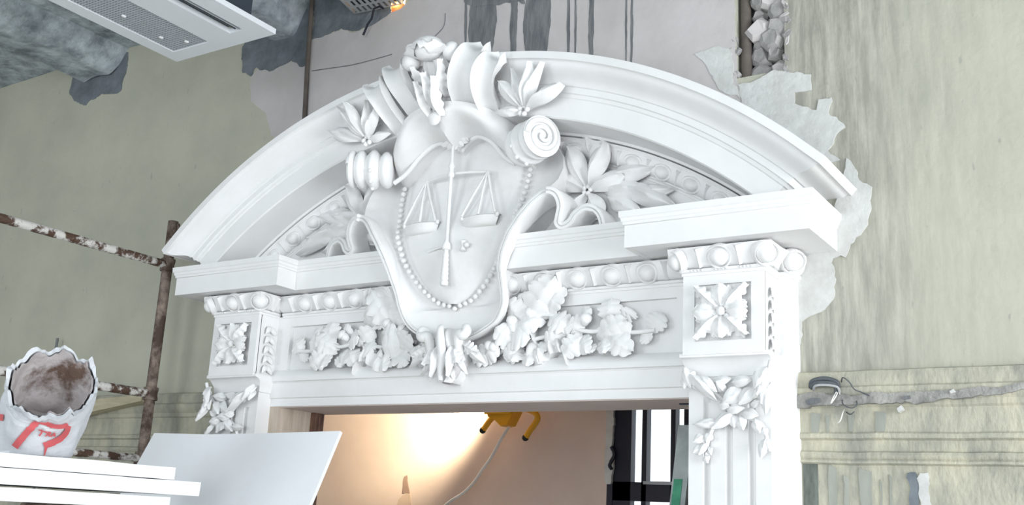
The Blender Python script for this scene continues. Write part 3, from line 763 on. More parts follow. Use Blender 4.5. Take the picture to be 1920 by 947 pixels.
# rim strap with its S-scroll
rim = [(.02, 2.945), (.12, 2.965), (.21, 2.995), (.31, 3.055), (.365, 3.15), (.377, 3.25), (.388, 3.33), (.415, 3.42), (.465, 3.52), (.535, 3.62), (.60, 3.70), (.655, 3.742), (.71, 3.75), (.755, 3.72), (.775, 3.66), (.762, 3.60), (.752, 3.565), (.775, 3.545), (.815, 3.565), (.85, 3.615), (.90, 3.645), (.955, 3.632), (.99, 3.59), (1.005, 3.53)]
R3 = smooth_path([(x, 0, z_) for x, z_ in rim], 6)
for s in (1, -1):
    m = MB(); rows = []
    n = len(R3)
    for i, p_ in enumerate(R3):
        t_ = (R3[min(i+1, n-1)]-R3[max(i-1, 0)]).normalized(); nn = Vector((t_.z, 0, -t_.x))   # outward normal (right of travel)
        u_ = i/n
        zq = p_.z if i < n*.5 else 3.7
        yf = lerp_tab(YR, zq)-.016
        if u_ > .5: yf = -.38+.10*(u_-.5)/.5
        yb_ = yf+.05+.12*min(1, max(0, (u_-.25)/.2))
        th_ = .010+.014*min(1, u_*3)
        if u_ > .9: th_ *= .8
        row = [p_+nn*th_+Vector((0, yb_, 0)), p_+nn*th_+Vector((0, yf+.006, 0)), p_+nn*th_*.8+Vector((0, yf, 0)), p_+nn*th_*.25+Vector((0, yf, 0)), p_+nn*th_*.05+Vector((0, yf+.012, 0)),
               p_-nn*th_*.15+Vector((0, yf, 0)), p_-nn*th_*.8+Vector((0, yf+.002, 0)), p_-nn*th_+Vector((0, yf+.008, 0)), p_-nn*th_+Vector((0, yb_, 0))]
        rows.append([mir(q, s) for q in row])
    m.grid(rows, cv=True, cap=True).build('scroll_strap', PL2, cart, 50)
# the emblem: pair of scales hung on a sword-like staff
SY_ = lambda z_: lerp_tab(YS, z_)-.045
st = MB()
def vrod(x, z0, z1, prof, yy):
    rows_ = [[(x+r*math.cos(2*PI*k/10), yy+.012*0-(r*math.sin(2*PI*k/10)), z_) for k in range(10)] for z_, r in prof]
    return rows_
yv = -.345
prof = [(3.255, .006), (3.262, .022), (3.28, .026), (3.295, .02)]
for k in range(6): prof += [(3.305+k*.028, .026-.0012*k), (3.32+k*.028, .021-.0012*k)]
prof += [(3.475, .014), (3.48, .026), (3.50, .028), (3.52, .022), (3.53, .013), (3.75, .012), (3.93, .011), (3.935, .019), (3.95, .021), (3.965, .015), (3.985, .015), (4.0, .022), (4.02, .014), (4.06, .010), (4.13, .009)]
st.grid(vrod(0, 0, 0, prof, yv), cv=True, cap=True)
st.build('staff', PL2, cart, 50)
m = MB(); m.tube([(-.235, -.275, 3.955), (-.12, -.30, 3.962), (0, -.315, 3.965), (.12, -.30, 3.962), (.235, -.275, 3.955)], .009, 8); m.build('balance_beam', PL2, cart, 50)
for s in (-1, 1):
    # remains of the cross guard
    if s > 0:
        m = MB().lathe([(.008, -.035), (.02, -.03), (.012, -.01), (.014, .01), (.022, .028), (.008, .035)], (0, 0, 0), 10)
        m.xf(Matrix.Translation((.115, -.338, 3.495)))
        m.build('guard_stub', PL2, cart, 50)
        MB().ell((.145, -.345, 3.495), (.018, .016, .016), 10, 7).build('guard_knob', PL2, cart, 60)
    else:
        MB().tube([(-.03, -.34, 3.50), (-.09, -.33, 3.497), (-.15, -.318, 3.49)], [.006, .007, .012], 8).build('guard_stub', PL2, cart, 50)
    xc = s*.215
    for d_ in (-.118, 0, .118):
        top = Vector((s*.228, -.285, 3.955)); bot = Vector((xc+d_, -.345, 3.672))
        MB().tube([top, (top+bot)/2+Vector((0, -.006, 0)), bot], .0075, 6).build('chain', PL2, cart, 50)
    m = MB(); rows = []
    for (ws, yy, zz) in ((.97, -.27, 3.672), (1.0, -.345, 3.672), (1.03, -.358, 3.664), (1.0, -.356, 3.652), (.95, -.358, 3.63), (.86, -.35, 3.612), (.8, -.33, 3.604), (.8, -.25, 3.604)):
        rows.append([(xc+.128*sx_*ws, yy+.035*sx_*sx_*(1 if yy < -.3 else 0), zz) for sx_ in np.linspace(-1, 1, 15)])
    m.grid(rows, cap=False).build('scale_pan', PL2, cart, 60)
    for d_ in (-.125, .125): MB().ell((xc+d_, -.33, 3.665), (.013, .013, .016), 8, 6).build('pan_hook', PL2, cart, 60)

# upper cap of the cartouche
ZBm = [(0, 4.105), (.05, 4.155), (.13, 4.185), (.2, 4.165), (.28, 4.105), (.36, 4.015), (.46, 3.95), (.52, 3.96)]
m = MB(); rows = []
NB = 33
for i in range(15):
    v = i/14; row = []
    for s_ in np.linspace(-1, 1, NB):
        wtop = .40; wbot = .50
        x = s_*(wbot+(wtop-wbot)*v)
        zb = lerp_tab(ZBm, abs(s_)*.5); zt = 4.34-.10*abs(s_)**2+.04*math.cos(s_*9)*0
        z_ = zb+(zt-zb)*v
        yy = -.27-.27*math.sin(min(1, v*1.25+.02)*PI/2)**.9
        yy += .15*abs(s_)**3
        if i == 0: yy += .09
        row.append((x, yy, z_))
    rows.append([(row[0][0], -.1, row[0][2])]+row+[(row[-1][0], -.1, row[-1][2])])
rows.append([(p[0], -.25, p[2]+.01) for p in rows[-1]])
cap = m.grid(rows).build('cartouche_cap', PL2, ds, 60)
MB().ell((0, 0, 0), (.045, .022, .045), 16, 8).xf(Matrix.Translation((.0, -.548, 4.235))).build('button', PL2, cap, 60)
# eyebrow rolls and the little shell where the cap meets the shield
for s in (1, -1):
    P = [Vector((s*x, -.27-.01*k, lerp_tab(ZBm, x)+.0)) for k, x in enumerate((.015, .06, .13, .2, .28, .36, .45))]
    MB().tube(smooth_path(P, 4), .015, 8).build('brow_roll', PL2, cap, 60)
for k in range(5):
    a = (k-2)*.5
    place('shell_lobe', PETAL, cap, (-.0, -.29, 4.20), (.12*math.sin(a), -.315, 4.195-.085*math.cos(a)), .05)
# fan of upright straps
def strap(name, path, w0, w1, cup, edge, parent, side, seed=0):
    P = smooth_path(path, 6); n = len(P); rows_ = []
    for i, p_ in enumerate(P):
        t = i/(n-1); tan = (P[min(i+1, n-1)]-P[max(i-1, 0)]).normalized()
        xax = Vector((1, .25*side, 0)); xax = (xax-tan*xax.dot(tan)).normalized(); nor = xax.cross(tan); nor = nor if nor.y < 0 else -nor
        w_ = w0+(w1-w0)*t
        if t > .86: w_ *= 1-.45*((t-.86)/.14)**2
        row = []
        K = 8
        for j in range(-K, K+1):
            q = j/K
            prof_ = cup*(q*q-.5)+edge*max(0, abs(q)-.8)*5*.5
            row.append(p_+xax*w_*q+nor*(prof_))
        th_ = .035
        row += [p_+xax*w_*.96-nor*th_, p_-xax*w_*.96-nor*th_]
        rows_.append(row)
    return MB().grid(rows_, cv=True, cap=True).build(name, PL2, parent, 55)
for s in (1, -1):
    strap('strap_lobe', [mir(q, s) for q in ((.15, -.28, 4.25), (.17, -.45, 4.31), (.20, -.585, 4.41), (.25, -.625, 4.51), (.295, -.60, 4.60), (.33, -.53, 4.645))], .065, .085, .035, .012, cap, s)
    strap('strap_lobe', [mir(q, s) for q in ((.31, -.20, 4.16), (.325, -.37, 4.23), (.35, -.55, 4.33), (.385, -.62, 4.42), (.435, -.61, 4.50), (.475, -.56, 4.535))], .055, .075, .03, .02, cap, s)
# curled acanthus crest between the straps
m = MB(); rows = []
path = smooth_path([(0, -.50, 4.24), (0, -.535, 4.36), (0, -.565, 4.47), (0, -.61, 4.58), (0, -.67, 4.655), (0, -.73, 4.665), (0, -.755, 4.62)], 7)
n = len(path)
for i, p_ in enumerate(path):
    t = i/(n-1)
    w_ = (.05+.12*t**.8)*(.86+.16*math.cos(2*PI*(t*4.5)))
    if t > .85: w_ *= 1-.55*((t-.85)/.15)**1.5
    row = []
    for q in np.linspace(-1, 1, 17):
        row.append((w_*q, p_.y+.05*q*q+.012*math.cos(q*14)*(t < .9)-.01, p_.z+.03*(-abs(q))*t+.01*math.cos(q*9)))
    row = [(row[0][0]*.9, row[0][1]+.06, row[0][2])]+row+[(row[-1][0]*.9, row[-1][1]+.06, row[-1][2])]
    rows.append(row)
m.grid(rows).build('crest_leaf', PL2, cap, 60)
for c_, r_ in (((.0, -.66, 4.64), (.105, .085, .075)), ((-.15, -.62, 4.60), (.06, .055, .06)), ((.14, -.61, 4.615), (.055, .055, .06))):
    MB().ell(c_, r_, 16, 10).build('crest_lobe', PL2, cap, 60)
for k, (x, z0, z1) in enumerate(((-.07, 4.26, 4.46), (.07, 4.26, 4.47), (-.11, 4.38, 4.56), (.11, 4.38, 4.57), (0, 4.3, 4.5))):
    place('crest_lobe', ACAN, cap, (x*.6, -.525, z0), (x, -.64-.02*(k == 4), z1), .075)
# side volutes: reeded roll with a spiral end face
for s in (1, -1):
    VM = Matrix.Translation((s*.60, -.40, 4.045)) @ Matrix.Rotation(-s*math.radians(28), 4, 'Z')
    # local: axis along +X*s
    m = MB(); rows = []
    prof = []
    for (x0, x1, r_) in ((-.15, -.075, .118), (-.065, .005, .128), (.015, .085, .122)):
        for q in np.linspace(0, 1, 7): prof.append((x0+(x1-x0)*q, r_-.03+.03*math.sin(PI*q)))
    prof += [(.095, .118), (.10, .122), (.112, .122), (.116, .112), (.112, .04)]
    rows = [[tuple(VM @ Vector((s*x, r_*math.cos(2*PI*k/28), r_*math.sin(2*PI*k/28)*1.0))) for k in range(28)] for x, r_ in prof]
    vol = m.grid(rows, cv=True, cap=True).build('volute', PL2, ds, 50)
    P = []
    for i in range(44):
        a = i/43*4.2*PI; r_ = .105*(1-i/43*.88)
        P.append(VM @ Vector((s*(.117+.012*i/43), -r_*math.cos(a), r_*math.sin(a))))
    MB().tube(P, [.017-.006*i/43 for i in range(44)], 7).build('spiral', PL2, vol, 60)
    for k in range(3):
        a = math.radians(200+32*k)
        q = VM @ Vector((s*-.03, .128*math.cos(a)*1.0, .128*math.sin(a)))
        MB().ell(q, (.013, .012, .013), 8, 6).build('bead', PL2, vol, 60)
    # spray of leaves above the volute
    c = Vector((.578, -.455, 4.215))
    for (px_, py_, wd, yy) in ((1001, 114, .085, -.565), (1022, 116, .075, -.56), (1062, 160, .10, -.49), (938, 153, .09, -.53), (930, 212, .07, -.47), (962, 128, .07, -.54)):
        t_ = at(px_, py_, yy)
        d = t_-c
        place('leaf', PETAL if wd > .08 else LAUREL, vol, mir(c+d*.12, s), mir(t_, s), wd)
    for k in range(5):
        a = 2*PI*k/5; put('bead', bd_, vol, Matrix.Translation((s*(c.x+.026*math.cos(a)), -.475, c.z+.026*math.sin(a))) @ Matrix.Scale(.7, 4))
# pendant acanthus under the shield
pend = MB()
rows = []
path = smooth_path([(0, -.29, 3.02), (0, -.33, 2.985), (0, -.325, 2.92), (0, -.285, 2.85), (0, -.275, 2.77), (0, -.30, 2.70)], 6)
n = len(path)
for i, p_ in enumerate(path):
    t = i/(n-1); w_ = .035+.06*math.sin(PI*t)**.8
    rows.append([(w_*q, p_.y+.05*abs(q)**1.6+.012*math.cos(q*8), p_.z) for q in np.linspace(-1, 1, 13)])
rows = [[(r_[0][0], -.1, r_[0][2])]+r_+[(r_[-1][0], -.1, r_[-1][2])] for r_ in rows]
pend = pend.grid(rows).build('pendant_leaf', PL2, ds, 60)
P = smooth_path([(.0, -.34, 3.02), (.012, -.365, 2.99), (.018, -.36, 2.92), (.004, -.32, 2.84), (-.005, -.315, 2.77), (.012, -.335, 2.70)], 5)
MB().tube(P, [.014+.012*math.sin(PI*i/(len(P)-1)) for i in range(len(P))], 9).build('midrib', PL2, pend, 60)
for s in (1, -1):
    P = smooth_path([mir(q, s) for q in ((.13, -.29, 3.005), (.155, -.315, 3.01), (.165, -.32, 2.985), (.145, -.325, 2.965), (.12, -.32, 2.97), (.105, -.31, 2.94), (.105, -.29, 2.88), (.12, -.275, 2.82))], 5)
    MB().tube(P, [.02+.012*math.sin(PI*i/(len(P)-1)) for i in range(len(P))], 9).build('scroll', PL2, pend, 60)
    for (bx, bz, tx, tz, wd, yy) in ((.05, 2.92, .06, 2.72, .07, -.32), (.08, 2.90, .13, 2.79, .085, -.315), (.07, 2.86, .165, 2.74, .05, -.28), (.12, 2.92, .24, 2.86, .08, -.28), (.15, 2.90, .27, 2.80, .06, -.25), (.03, 2.8, .09, 2.705, .05, -.30)):
        place('leaf', ACAN if wd > .07 else LAUREL, pend, mir((bx, -.27, bz), s), mir((tx, yy, tz), s), wd)

# ---- oak branches on the frieze
OL = [(170, 640, 110, 530, .11, .02), (400, 590, 258, 560, .13, .04), (450, 540, 460, 358, .12, .03), (440, 640, 268, 790, .12, .07), (440, 640, 405, 815, .09, .08), (630, 620, 695, 780, .11, .08), (600, 620, 560, 785, .10, .07),
      (600, 570, 735, 510, .12, .05), (720, 560, 850, 430, .12, .05), (740, 600, 870, 640, .11, .06), (1030, 430, 860, 80, .17, .06), (885, 410, 785, 215, .13, .05), (1035, 430, 1062, 160, .12, .04), (1040, 440, 1200, 250, .13, .05),
      (930, 450, 1140, 520, .12, .07), (1170, 560, 955, 610, .16, .09), (1090, 640, 1240, 470, .13, .10), (1060, 690, 1200, 745, .10, .08), (960, 690, 985, 845, .09, .10), (1050, 680, 1075, 810, .09, .10), (1290, 725, 1450, 700, .11, .08),
      (1380, 740, 1240, 640, .11, .08), (210, 650, 165, 735, .07, .03), (350, 510, 290, 440, .09, .03), (560, 690, 520, 795, .07, .07), (500, 640, 325, 520, .12, .05), (840, 600, 775, 695, .09, .06), (760, 480, 690, 590, .10, .05), (1120, 720, 1150, 810, .07, .08), (880, 640, 930, 720, .08, .06),
      (640, 470, 560, 420, .08, .03), (1250, 600, 1330, 690, .10, .06), (870, 420, 960, 330, .09, .04)]
def opx(a, b, yy): return at(530+a/4.983, 530+b/4.983, yy)
for s in (-1, 1):
    for i, (bx, by, tx, ty, wd, up) in enumerate(OL):
        b_ = opx(bx, by, -FR-.03); t_ = opx(tx, ty, -FR-.03)
        b_.y = -FR+.01-.02; t_.y = -FR+.01-up*.75
        if s > 0:
            b_.x += .015*math.sin(i*2.1); t_.x += .02*math.sin(i*1.7); t_.z += .012*math.cos(i*2.9)
        place('oak_leaf', OAK[i % 3], frieze, mir(b_, -s), mir(t_, -s), wd*1.2, roll=.35*math.sin(i*3.3))
    for a, b in ((570, 500), (1130, 440), (990, 390), (1250, 655), (1290, 640)):
        q = opx(a, b, -FR-.05)
        o = MB().lathe([(.004, -.045), (.018, -.035), (.026, -.012), (.026, .006), (.033, .008), (.033, .024), (.02, .036), (.005, .04)], (0, 0, 0), 12).data('acorn', PL2, 50)
        put('acorn', o, frieze, Matrix.Translation(mir((q.x, -FR-.05, q.z), -s)) @ Matrix.Rotation(.8*s, 4, 'Y') @ Matrix.Rotation(.7, 4, 'X'))
    for pts in (((1250, 560), (1040, 430), (880, 420), (720, 540), (560, 600), (480, 580), (455, 500)), ((1040, 620), (900, 600), (720, 580)), ((480, 590), (300, 640), (150, 640)), ((1300, 720), (1150, 660), (960, 640))):
        P = [mir((opx(a, b, -FR-.02).x, -FR-.025, opx(a, b, -FR-.02).z), -s) for a, b in pts]
        MB().tube(smooth_path(P, 5), .013, 7).build('oak_twig', PL2, frieze, 60)
# fluttering ribbon ends below the right hand branch
for s in (1, -1):
    for pts in (((950, 610), (985, 612), (1000, 640), (985, 672), (1010, 668)), ((1005, 668), (1022, 658), (1036, 645), (1050, 650), (1060, 672))):
        rows = []
        P = smooth_path([at(a, b, -FR-.06) for a, b in pts], 6)
        for i, p_ in enumerate(P):
            y0 = -FR-.05-.025*math.sin(i*.9)
            rows.append([mir((p_.x-.012, y0+.02, p_.z+.04), s), mir((p_.x, y0, p_.z+.0), s), mir((p_.x+.012, y0+.01, p_.z-.04), s), mir((p_.x+.012, -FR+.03, p_.z-.04), s), mir((p_.x-.012, -FR+.03, p_.z+.04), s)])
        MB().grid(rows, cv=True, cap=True).build('ribbon', PL2, frieze, 50)

# ================================================================== THE ROOM BEHIND THE DOORWAY
YB = 2.5
wx = lambda px_, py_=860: at(px_, py_, YB).x
wz = lambda py_, px_=1230: at(px_, py_, YB).z
xw0, xw1 = wx(1141), 1.35
ib = struct(cells(MB(), [XL, xw0, xw1, 4.2], [0, .9, 3.1, 3.6], [(xw0, xw1, .9, 3.1)], YB, YB+.12).build('wall_inner_back', INNER))
struct(MB().box(XL, 4.2, .30, YB+.12, 3.6, 3.7).build('ceiling_inner', INNER))
struct(MB().box(4.0, 4.2, .3, YB, 0, 3.6).build('wall_inner_right', INNER))
# window of the inner room: dark steel frame with bars and panes
win = struct(MB().box(xw0, xw0+.05, YB-.02, YB+.10, .9, 3.1).box(xw1-.05, xw1, YB-.02, YB+.10, .9, 3.1).box(xw0, xw1, YB-.02, YB+.1, 3.04, 3.1).box(xw0, xw1, YB-.02, YB+.1, .9, .96).build('window_1', NAVY))
zt0, zt1 = wz(941), wz(905)
MB().box(xw0+.05, xw1-.05, YB-.01, YB+.08, zt0, zt1).build('transom', NAVY, win)
MB().box(wx(1212)-.01, wx(1262)+.03, YB-.035, YB-.01, wz(909), wz(903)).build('ledge', METAL, win)
for a, b in ((1150, 1184), (1204, 1213), (1258, 1267), (1283, 1296)):
    MB().box(wx(a), wx(b), YB-.01, YB+.07, .96, 3.04).build('bar', NAVY, win)
xa = wx(1296)
while xa < xw1-.2:
    MB().box(xa+.13, xa+.17, YB-.01, YB+.07, .96, 3.04).build('bar', NAVY, win); xa += .2
gm = bpy.data.materials.new('window_glass'); gm.use_nodes = True
nt = gm.node_tree; nt.nodes.clear(); o_ = nt.nodes.new('ShaderNodeOutputMaterial'); tb = nt.nodes.new('ShaderNodeBsdfTransparent'); gl = nt.nodes.new('ShaderNodeBsdfGlossy'); mxs = nt.nodes.new('ShaderNodeMixShader')
gl.inputs['Roughness'].default_value = .05; mxs.inputs[0].default_value = .06
nt.links.new(tb.outputs[0], mxs.inputs[1]); nt.links.new(gl.outputs[0], mxs.inputs[2]); nt.links.new(mxs.outputs[0], o_.inputs[0])
for z0, z1 in ((.96, zt0), (zt1, 3.04)):
    MB().box(xw0+.05, xw1-.05, YB+.03, YB+.036, z0, z1).build('pane', gm, win)
# pale torn edge and hanging scrap beside the window
MB().prism(ragged([(wx(1141), 3.1), (wx(1156), 3.1), (wx(1155), wz(820)), (wx(1152), wz(850)), (wx(1156), wz(875)), (wx(1151), wz(910)), (wx(1141), wz(910))], .05, .012, 3), YB-.06, YB-.03).build('torn_plaster_edge', FRESH, ib)
P = [at(x, y, YB-.08) for x, y in ((1146, 838), (1152, 852), (1145, 866), (1151, 858), (1143, 872), (1147, 880))]
cr = MB().tube(smooth_path(P, 5), .014, 7).build('cable_scrap', BLACK, None, 60)
tag(cr, 'black cable scrap hanging on the wall edge beside the dark window', 'cable')
# stain marks on the inner wall
def ipatch(px, m_, seed):
    MB().prism(ragged([(at(x, y, YB).x, at(x, y, YB).z) for x, y in px], .05, .01, seed), YB-.004, YB+.001).build('wall_stain', m_, ib)
SMK = mat('brown_smear', (0.36, 0.25, 0.20), 0.9, var=.2, scale=6)
ipatch([(757, 895), (763, 893), (768, 925), (755, 924)], SMK, 2)
ipatch([(738, 960), (748, 935), (760, 924), (770, 926), (772, 948), (780, 960)], mat('pale_patch', (.58, .45, .36), .9), 3)

# yellow site lamp hooked on the inner wall
lc = at(946, 778, YB-.25)
lamp = thing('work_lamp', 'yellow tubular-framed site lamp hanging on the pink inner wall', 'work lamp', lc)
MB().prism([(-.16, .12), (.13, .12), (.13, .02), (.07, -.09), (.01, -.10), (-.05, -.05), (-.12, -.02)], -.07, .07).xf(Matrix.Translation(lc)).build('housing', YEL, lamp)
MB().box(-.15, .11, -.085, -.07, .0, .11).xf(Matrix.Translation(lc)).build('back_plate', YEL, lamp)
def ltube(px, name, y=YB-.26):
    P = [at(a, b, y) for a, b in px]
    return MB().tube(smooth_path(P, 5), .025, 9).build(name, YEL, lamp, 60)
ltube(((938, 752), (930, 774), (916, 792), (906, 806)), 'frame_tube')
ltube(((975, 765), (990, 768), (1003, 774), (1008, 784), (1002, 796), (993, 808), (986, 820)), 'frame_tube')
ltube(((938, 752), (955, 746), (975, 752), (978, 766)), 'frame_tube')
for q in ((905, 807), (985, 821)):
    MB().ell(at(*q, YB-.26), (.028, .028, .028), 10, 7).build('end_cap', mat('black_rubber', (.03, .03, .03), .8), lamp, 60)
MB().tube([Vector((lc.x+.05, YB, lc.z+.16)), Vector((lc.x+.05, YB-.22, lc.z+.16)), Vector((lc.x+.05, YB-.25, lc.z+.12))], .012, 8).build('wall_hook', RUSTD, lamp, 60)
MB().box(-.17, .0, -.09, .05, .12, .135).xf(Matrix.Translation(lc)).build('lamp_glass', emis('halogen_glass', (1, .82, .55), 25), lamp)
P = [at(a, b, YB-.22) for a, b in ((960, 790), (950, 806), (938, 826), (922, 856), (905, 880), (888, 905), (868, 925), (838, 945), (800, 985), (770, 1040))]
MB().tube(smooth_path(P, 5), .0135, 8).build('flex', CABW, lamp, 60)
sl = bpy.data.lights.new('lamp_beam', 'SPOT'); sl.energy = 260; sl.color = (1, .85, .60); sl.spot_size = math.radians(140); sl.spot_blend = .7; sl.shadow_soft_size = .08
so = bpy.data.objects.new('lamp_beam', sl); COL.objects.link(so); so.location = lc+Vector((-.30, -.30, .10))
so.rotation_euler = (Vector((-.95, .45, .30))).to_track_quat('-Z', 'Y').to_euler()

# grey board leaning in the doorway
def slab4(mb, c4, n_, th):
    n_ = Vector(n_).normalized()*th
    vs = [Vector(p) for p in c4]+[Vector(p)+n_ for p in c4]
    return mb.add(vs, [(0, 1, 2, 3), (7, 6, 5, 4), (0, 4, 5, 1), (1, 5, 6, 2), (2, 6, 7, 3), (3, 7, 4, 0)])
a = at(1272, 797, .62); b = at(1300, 797, .62)
dirv = (at(1255, 947, .50)-at(1272, 797, .62)); k_ = (a.z)/(-dirv.z); foot = a+dirv*k_; foot2 = b+dirv*k_
lb = thing('leaning_board', 'narrow grey board with a green painted end leaning in the doorway', 'board', foot)
slab4(MB(), [a, b, foot2, foot], (0, 1, .1), .03).build('board', GREYBD, lb)
f0 = (a.z-at(1260, 898, .54).z)/a.z; f1 = f0+.16
g0 = a.lerp(foot, f0)+Vector((.012, -.004, 0)); g1 = b.lerp(foot2, f0)+Vector((-.03, -.004, 0))
slab4(MB(), [g0, g1, g1+dirv.normalized()*.5, g0+dirv.normalized()*.5], (0, 1, .1), .003).build('green_band', GREEN, lb)

# ================================================================== CEILING CASSETTE
ac = thing('air_conditioner', 'white ceiling cassette air conditioner with perforated grille and dark outlet slot', 'air conditioner', (-1.4, -1.7, 4.8))
x0, x1, y0, y1 = -1.86, -.95, -2.95, -.985
gx0, gx1, gy1 = -1.755, -1.425, -1.10
sx0, sx1, sy1 = -1.205, -1.09, -1.125
m = MB()
xs = [x0, gx0, gx1, sx0, sx1, x1]; ys = [y0, y0+.12, sy1, gy1, y1]
for i in range(len(xs)-1):
    for j in range(len(ys)-1):
        cx, cy = (xs[i]+xs[i+1])/2, (ys[j]+ys[j+1])/2
        if gx0 < cx < gx1 and y0+.12 < cy < gy1: continue
        if sx0 < cx < sx1 and y0+.12 < cy < sy1: continue
        m.box(xs[i], xs[i+1], ys[j], ys[j+1], 4.8, 4.835)
m.build('panel', ACW, ac)
m = MB()
yy = gy1
while yy > y0+.12:
    m.box(gx0, gx1, yy-.011, yy, 4.806, 4.812); yy -= .0205
for k in range(1, 12):
    xx = gx0+(gx1-gx0)*k/12; m.box(xx-.004, xx+.004, y0+.12, gy1, 4.808, 4.814)
o = m.build('grille', ACG, ac); o['kind'] = 'stuff'
MB().box(gx0, gx1, y0+.12, gy1, 4.83, 4.836).build('filter', mat('filter_grey', (.15, .17, .19), .8), ac)
MB().box(sx0, sx1, y0+.12, sy1, 4.86, 4.866).build('outlet_duct', BLACK, ac)
MB().box(sx0+.052, sx0+.060, y0+.13, sy1-.01, 4.812, 4.84).build('outlet_vane', mat('vane_dark', (.10, .11, .12), .4), ac)
MB().box(sx1-.03, sx1-.022, y0+.13, sy1-.01, 4.803, 4.84).build('outlet_vane', ACG, ac)
for q in ((232, 30), (302, 70), (350, 78)):
    d = ray(*q); pz = Vector(CAM+d*(4.804-CAM[2])/d[2]); MB().box(pz.x-.007, pz.x+.007, pz.y-.012, pz.y+.012, 4.798, 4.81).build('clip', WHITE, ac)
MB().box(x0+.10, x1-.06, y0+.08, y1-.16, 4.835, 5.30).build('casing', DARK, ac)
for xx in (x0+.2, x1-.2):
    for yy in (y0+.3, y1-.3): MB().tube([(xx, yy, 5.3), (xx, yy, ZC)], .008, 6).build('hanger_rod', METAL, ac)

# ================================================================== SCAFFOLD FRAME, BOARDS, BAG
SXP, SYP = at(318, 470, -.30).x, -.30
ptop = at(322, 416, SYP).z
sf = thing('scaffold_frame', 'rusty paint-spattered scaffold frame standing against the wall beside the doorcase', 'scaffold', (SXP, SYP, 0))
y2 = -3.1
def tubeo(name, pts, r, m_): return MB().tube(pts, r, 12).build(name, m_, sf, 50)
tubeo('post', [(SXP, SYP, 0), (SXP, SYP, 1.2), (SXP, SYP, 2.4), (SXP, SYP, ptop)], .037, RUSTD)
tubeo('post', [(SXP, y2, 0), (SXP, y2, 2.0), (SXP, y2, ptop)], .037, RUSTD)
MB().tube([(SXP+.03, SYP+.02, ptop-.02), (SXP+.07, SYP+.02, ptop-.10)], .014, 8).build('coupling_pin', RUSTD, sf, 50)
for px_, py_ in ((303, 494), (266, 736), (246, 858)):
    z_ = atx(px_, py_, SXP).z
    tubeo('rail', [(SXP, SYP, z_), (SXP, -1.2, z_), (SXP, -2.2, z_), (SXP, y2, z_)], .031 if py_ != 858 else .026, RUST)
    MB().lathe([(.05, -.045), (.052, -.03), (.046, 0), (.052, .03), (.05, .045)], (SXP, SYP, z_), 14).build('weld_collar', RUSTD, sf, 50)

# yellowish timber propped behind the scaffold
a = at(118, 784, -.16); b = at(264, 752, -.16); up = Vector((0, 0, .10))
tb_ = MB(); slab4(tb_, [a, b, b+up*.45, a+up*1.25], (0, 1, 0), .10)
tag(tb_.build('timber', WOOD), 'pale yellow timber wedge resting behind the scaffold post', 'timber')
a = at(108, 634, -.06)
tag(MB().tube([(a.x, -.06, 0), (a.x, -.06, 1.5), (a.x, -.06, a.z)], .011, 8).build('steel_rod', mat('grey_rod', (.16, .18, .18), .6), None, 50), 'thin dark rod upright against the wall above the bag', 'rod')

# stack of white boards on the near side; we look along their window-lit edges
XE = -.95
far = [atx(331, 866, XE), atx(374, 902, XE), atx(322, 933, XE), atx(300, 955, XE)]
tops = [atx(331, 874, XE).z, atx(374, 886, XE).z, atx(322, 922, XE).z]
z0 = atx(0, 848, XE)
def zline(px0, py0, px1, py1):      # edge line measured on the board edge plane
    return atx(px0, py0, XE), atx(px1, py1, XE)
edges = [(2.172, 2.098), (2.094, 2.028), (2.016, 1.952), (1.948, 1.89)]
e_z = []
for (l, r) in (((0, 849), (330, 876)), ((0, 878), (330, 900)), ((0, 912), (330, 930))):
    p0, p1 = zline(*l, *r); e_z.append((p0.z+p1.z)/2)
bz = [(e_z[0], e_z[1]+.004), (e_z[1], e_z[2]+.008), (e_z[2]-.006, e_z[2]-.066)]
descr = ['topmost white board of the stack at the lower left', 'second white board of the stack, reaching furthest toward the doorcase', 'lowest white board of the stack, shorter at its far end']
for i, ((zt_, zb_), fy) in enumerate(zip(bz, (far[0].y, far[1].y, far[2].y))):
    m = MB(); n = 40
    dx = (0, .012, -.01)[i]
    rows = []
    for j in range(n+1):
        y = fy+(-4.3-fy)*j/n
        wob = lambda q: .004*noise.noise(Vector((y*3, q*5, i*7)))
        rows.append([(XE+dx+wob(1), y, zt_+wob(2)), (XE+dx+wob(3), y, zb_), (XE-.62+wob(4), y, zb_), (XE-.62, y, zt_)])
    m.grid(rows, cv=True, cap=True)
    tag(m.build('white_board', PLANKW, None, 30), descr[i], 'board', 'stacked white boards')
zbase = bz[2][1]
ts = thing('trestle', 'low steel trestle carrying the stack of white boards', 'trestle', (XE-.3, -2.6, 0))
for y in (-1.75, -3.7):
    MB().tube([(XE-.66, y, zbase-.025), (XE+.0, y, zbase-.025)], .024, 10).build('ledger', RUSTD, ts, 50)
    for x in (XE-.62, XE-.06): MB().tube([(x, y, 0), (x, y, zbase-.03)], .022, 10).build('leg', RUSTD, ts, 50)
for x in (XE-.62, XE-.06): MB().tube([(x, -1.75, .35), (x, -3.7, .35)], .018, 8).build('stretcher', RUSTD, ts, 50)

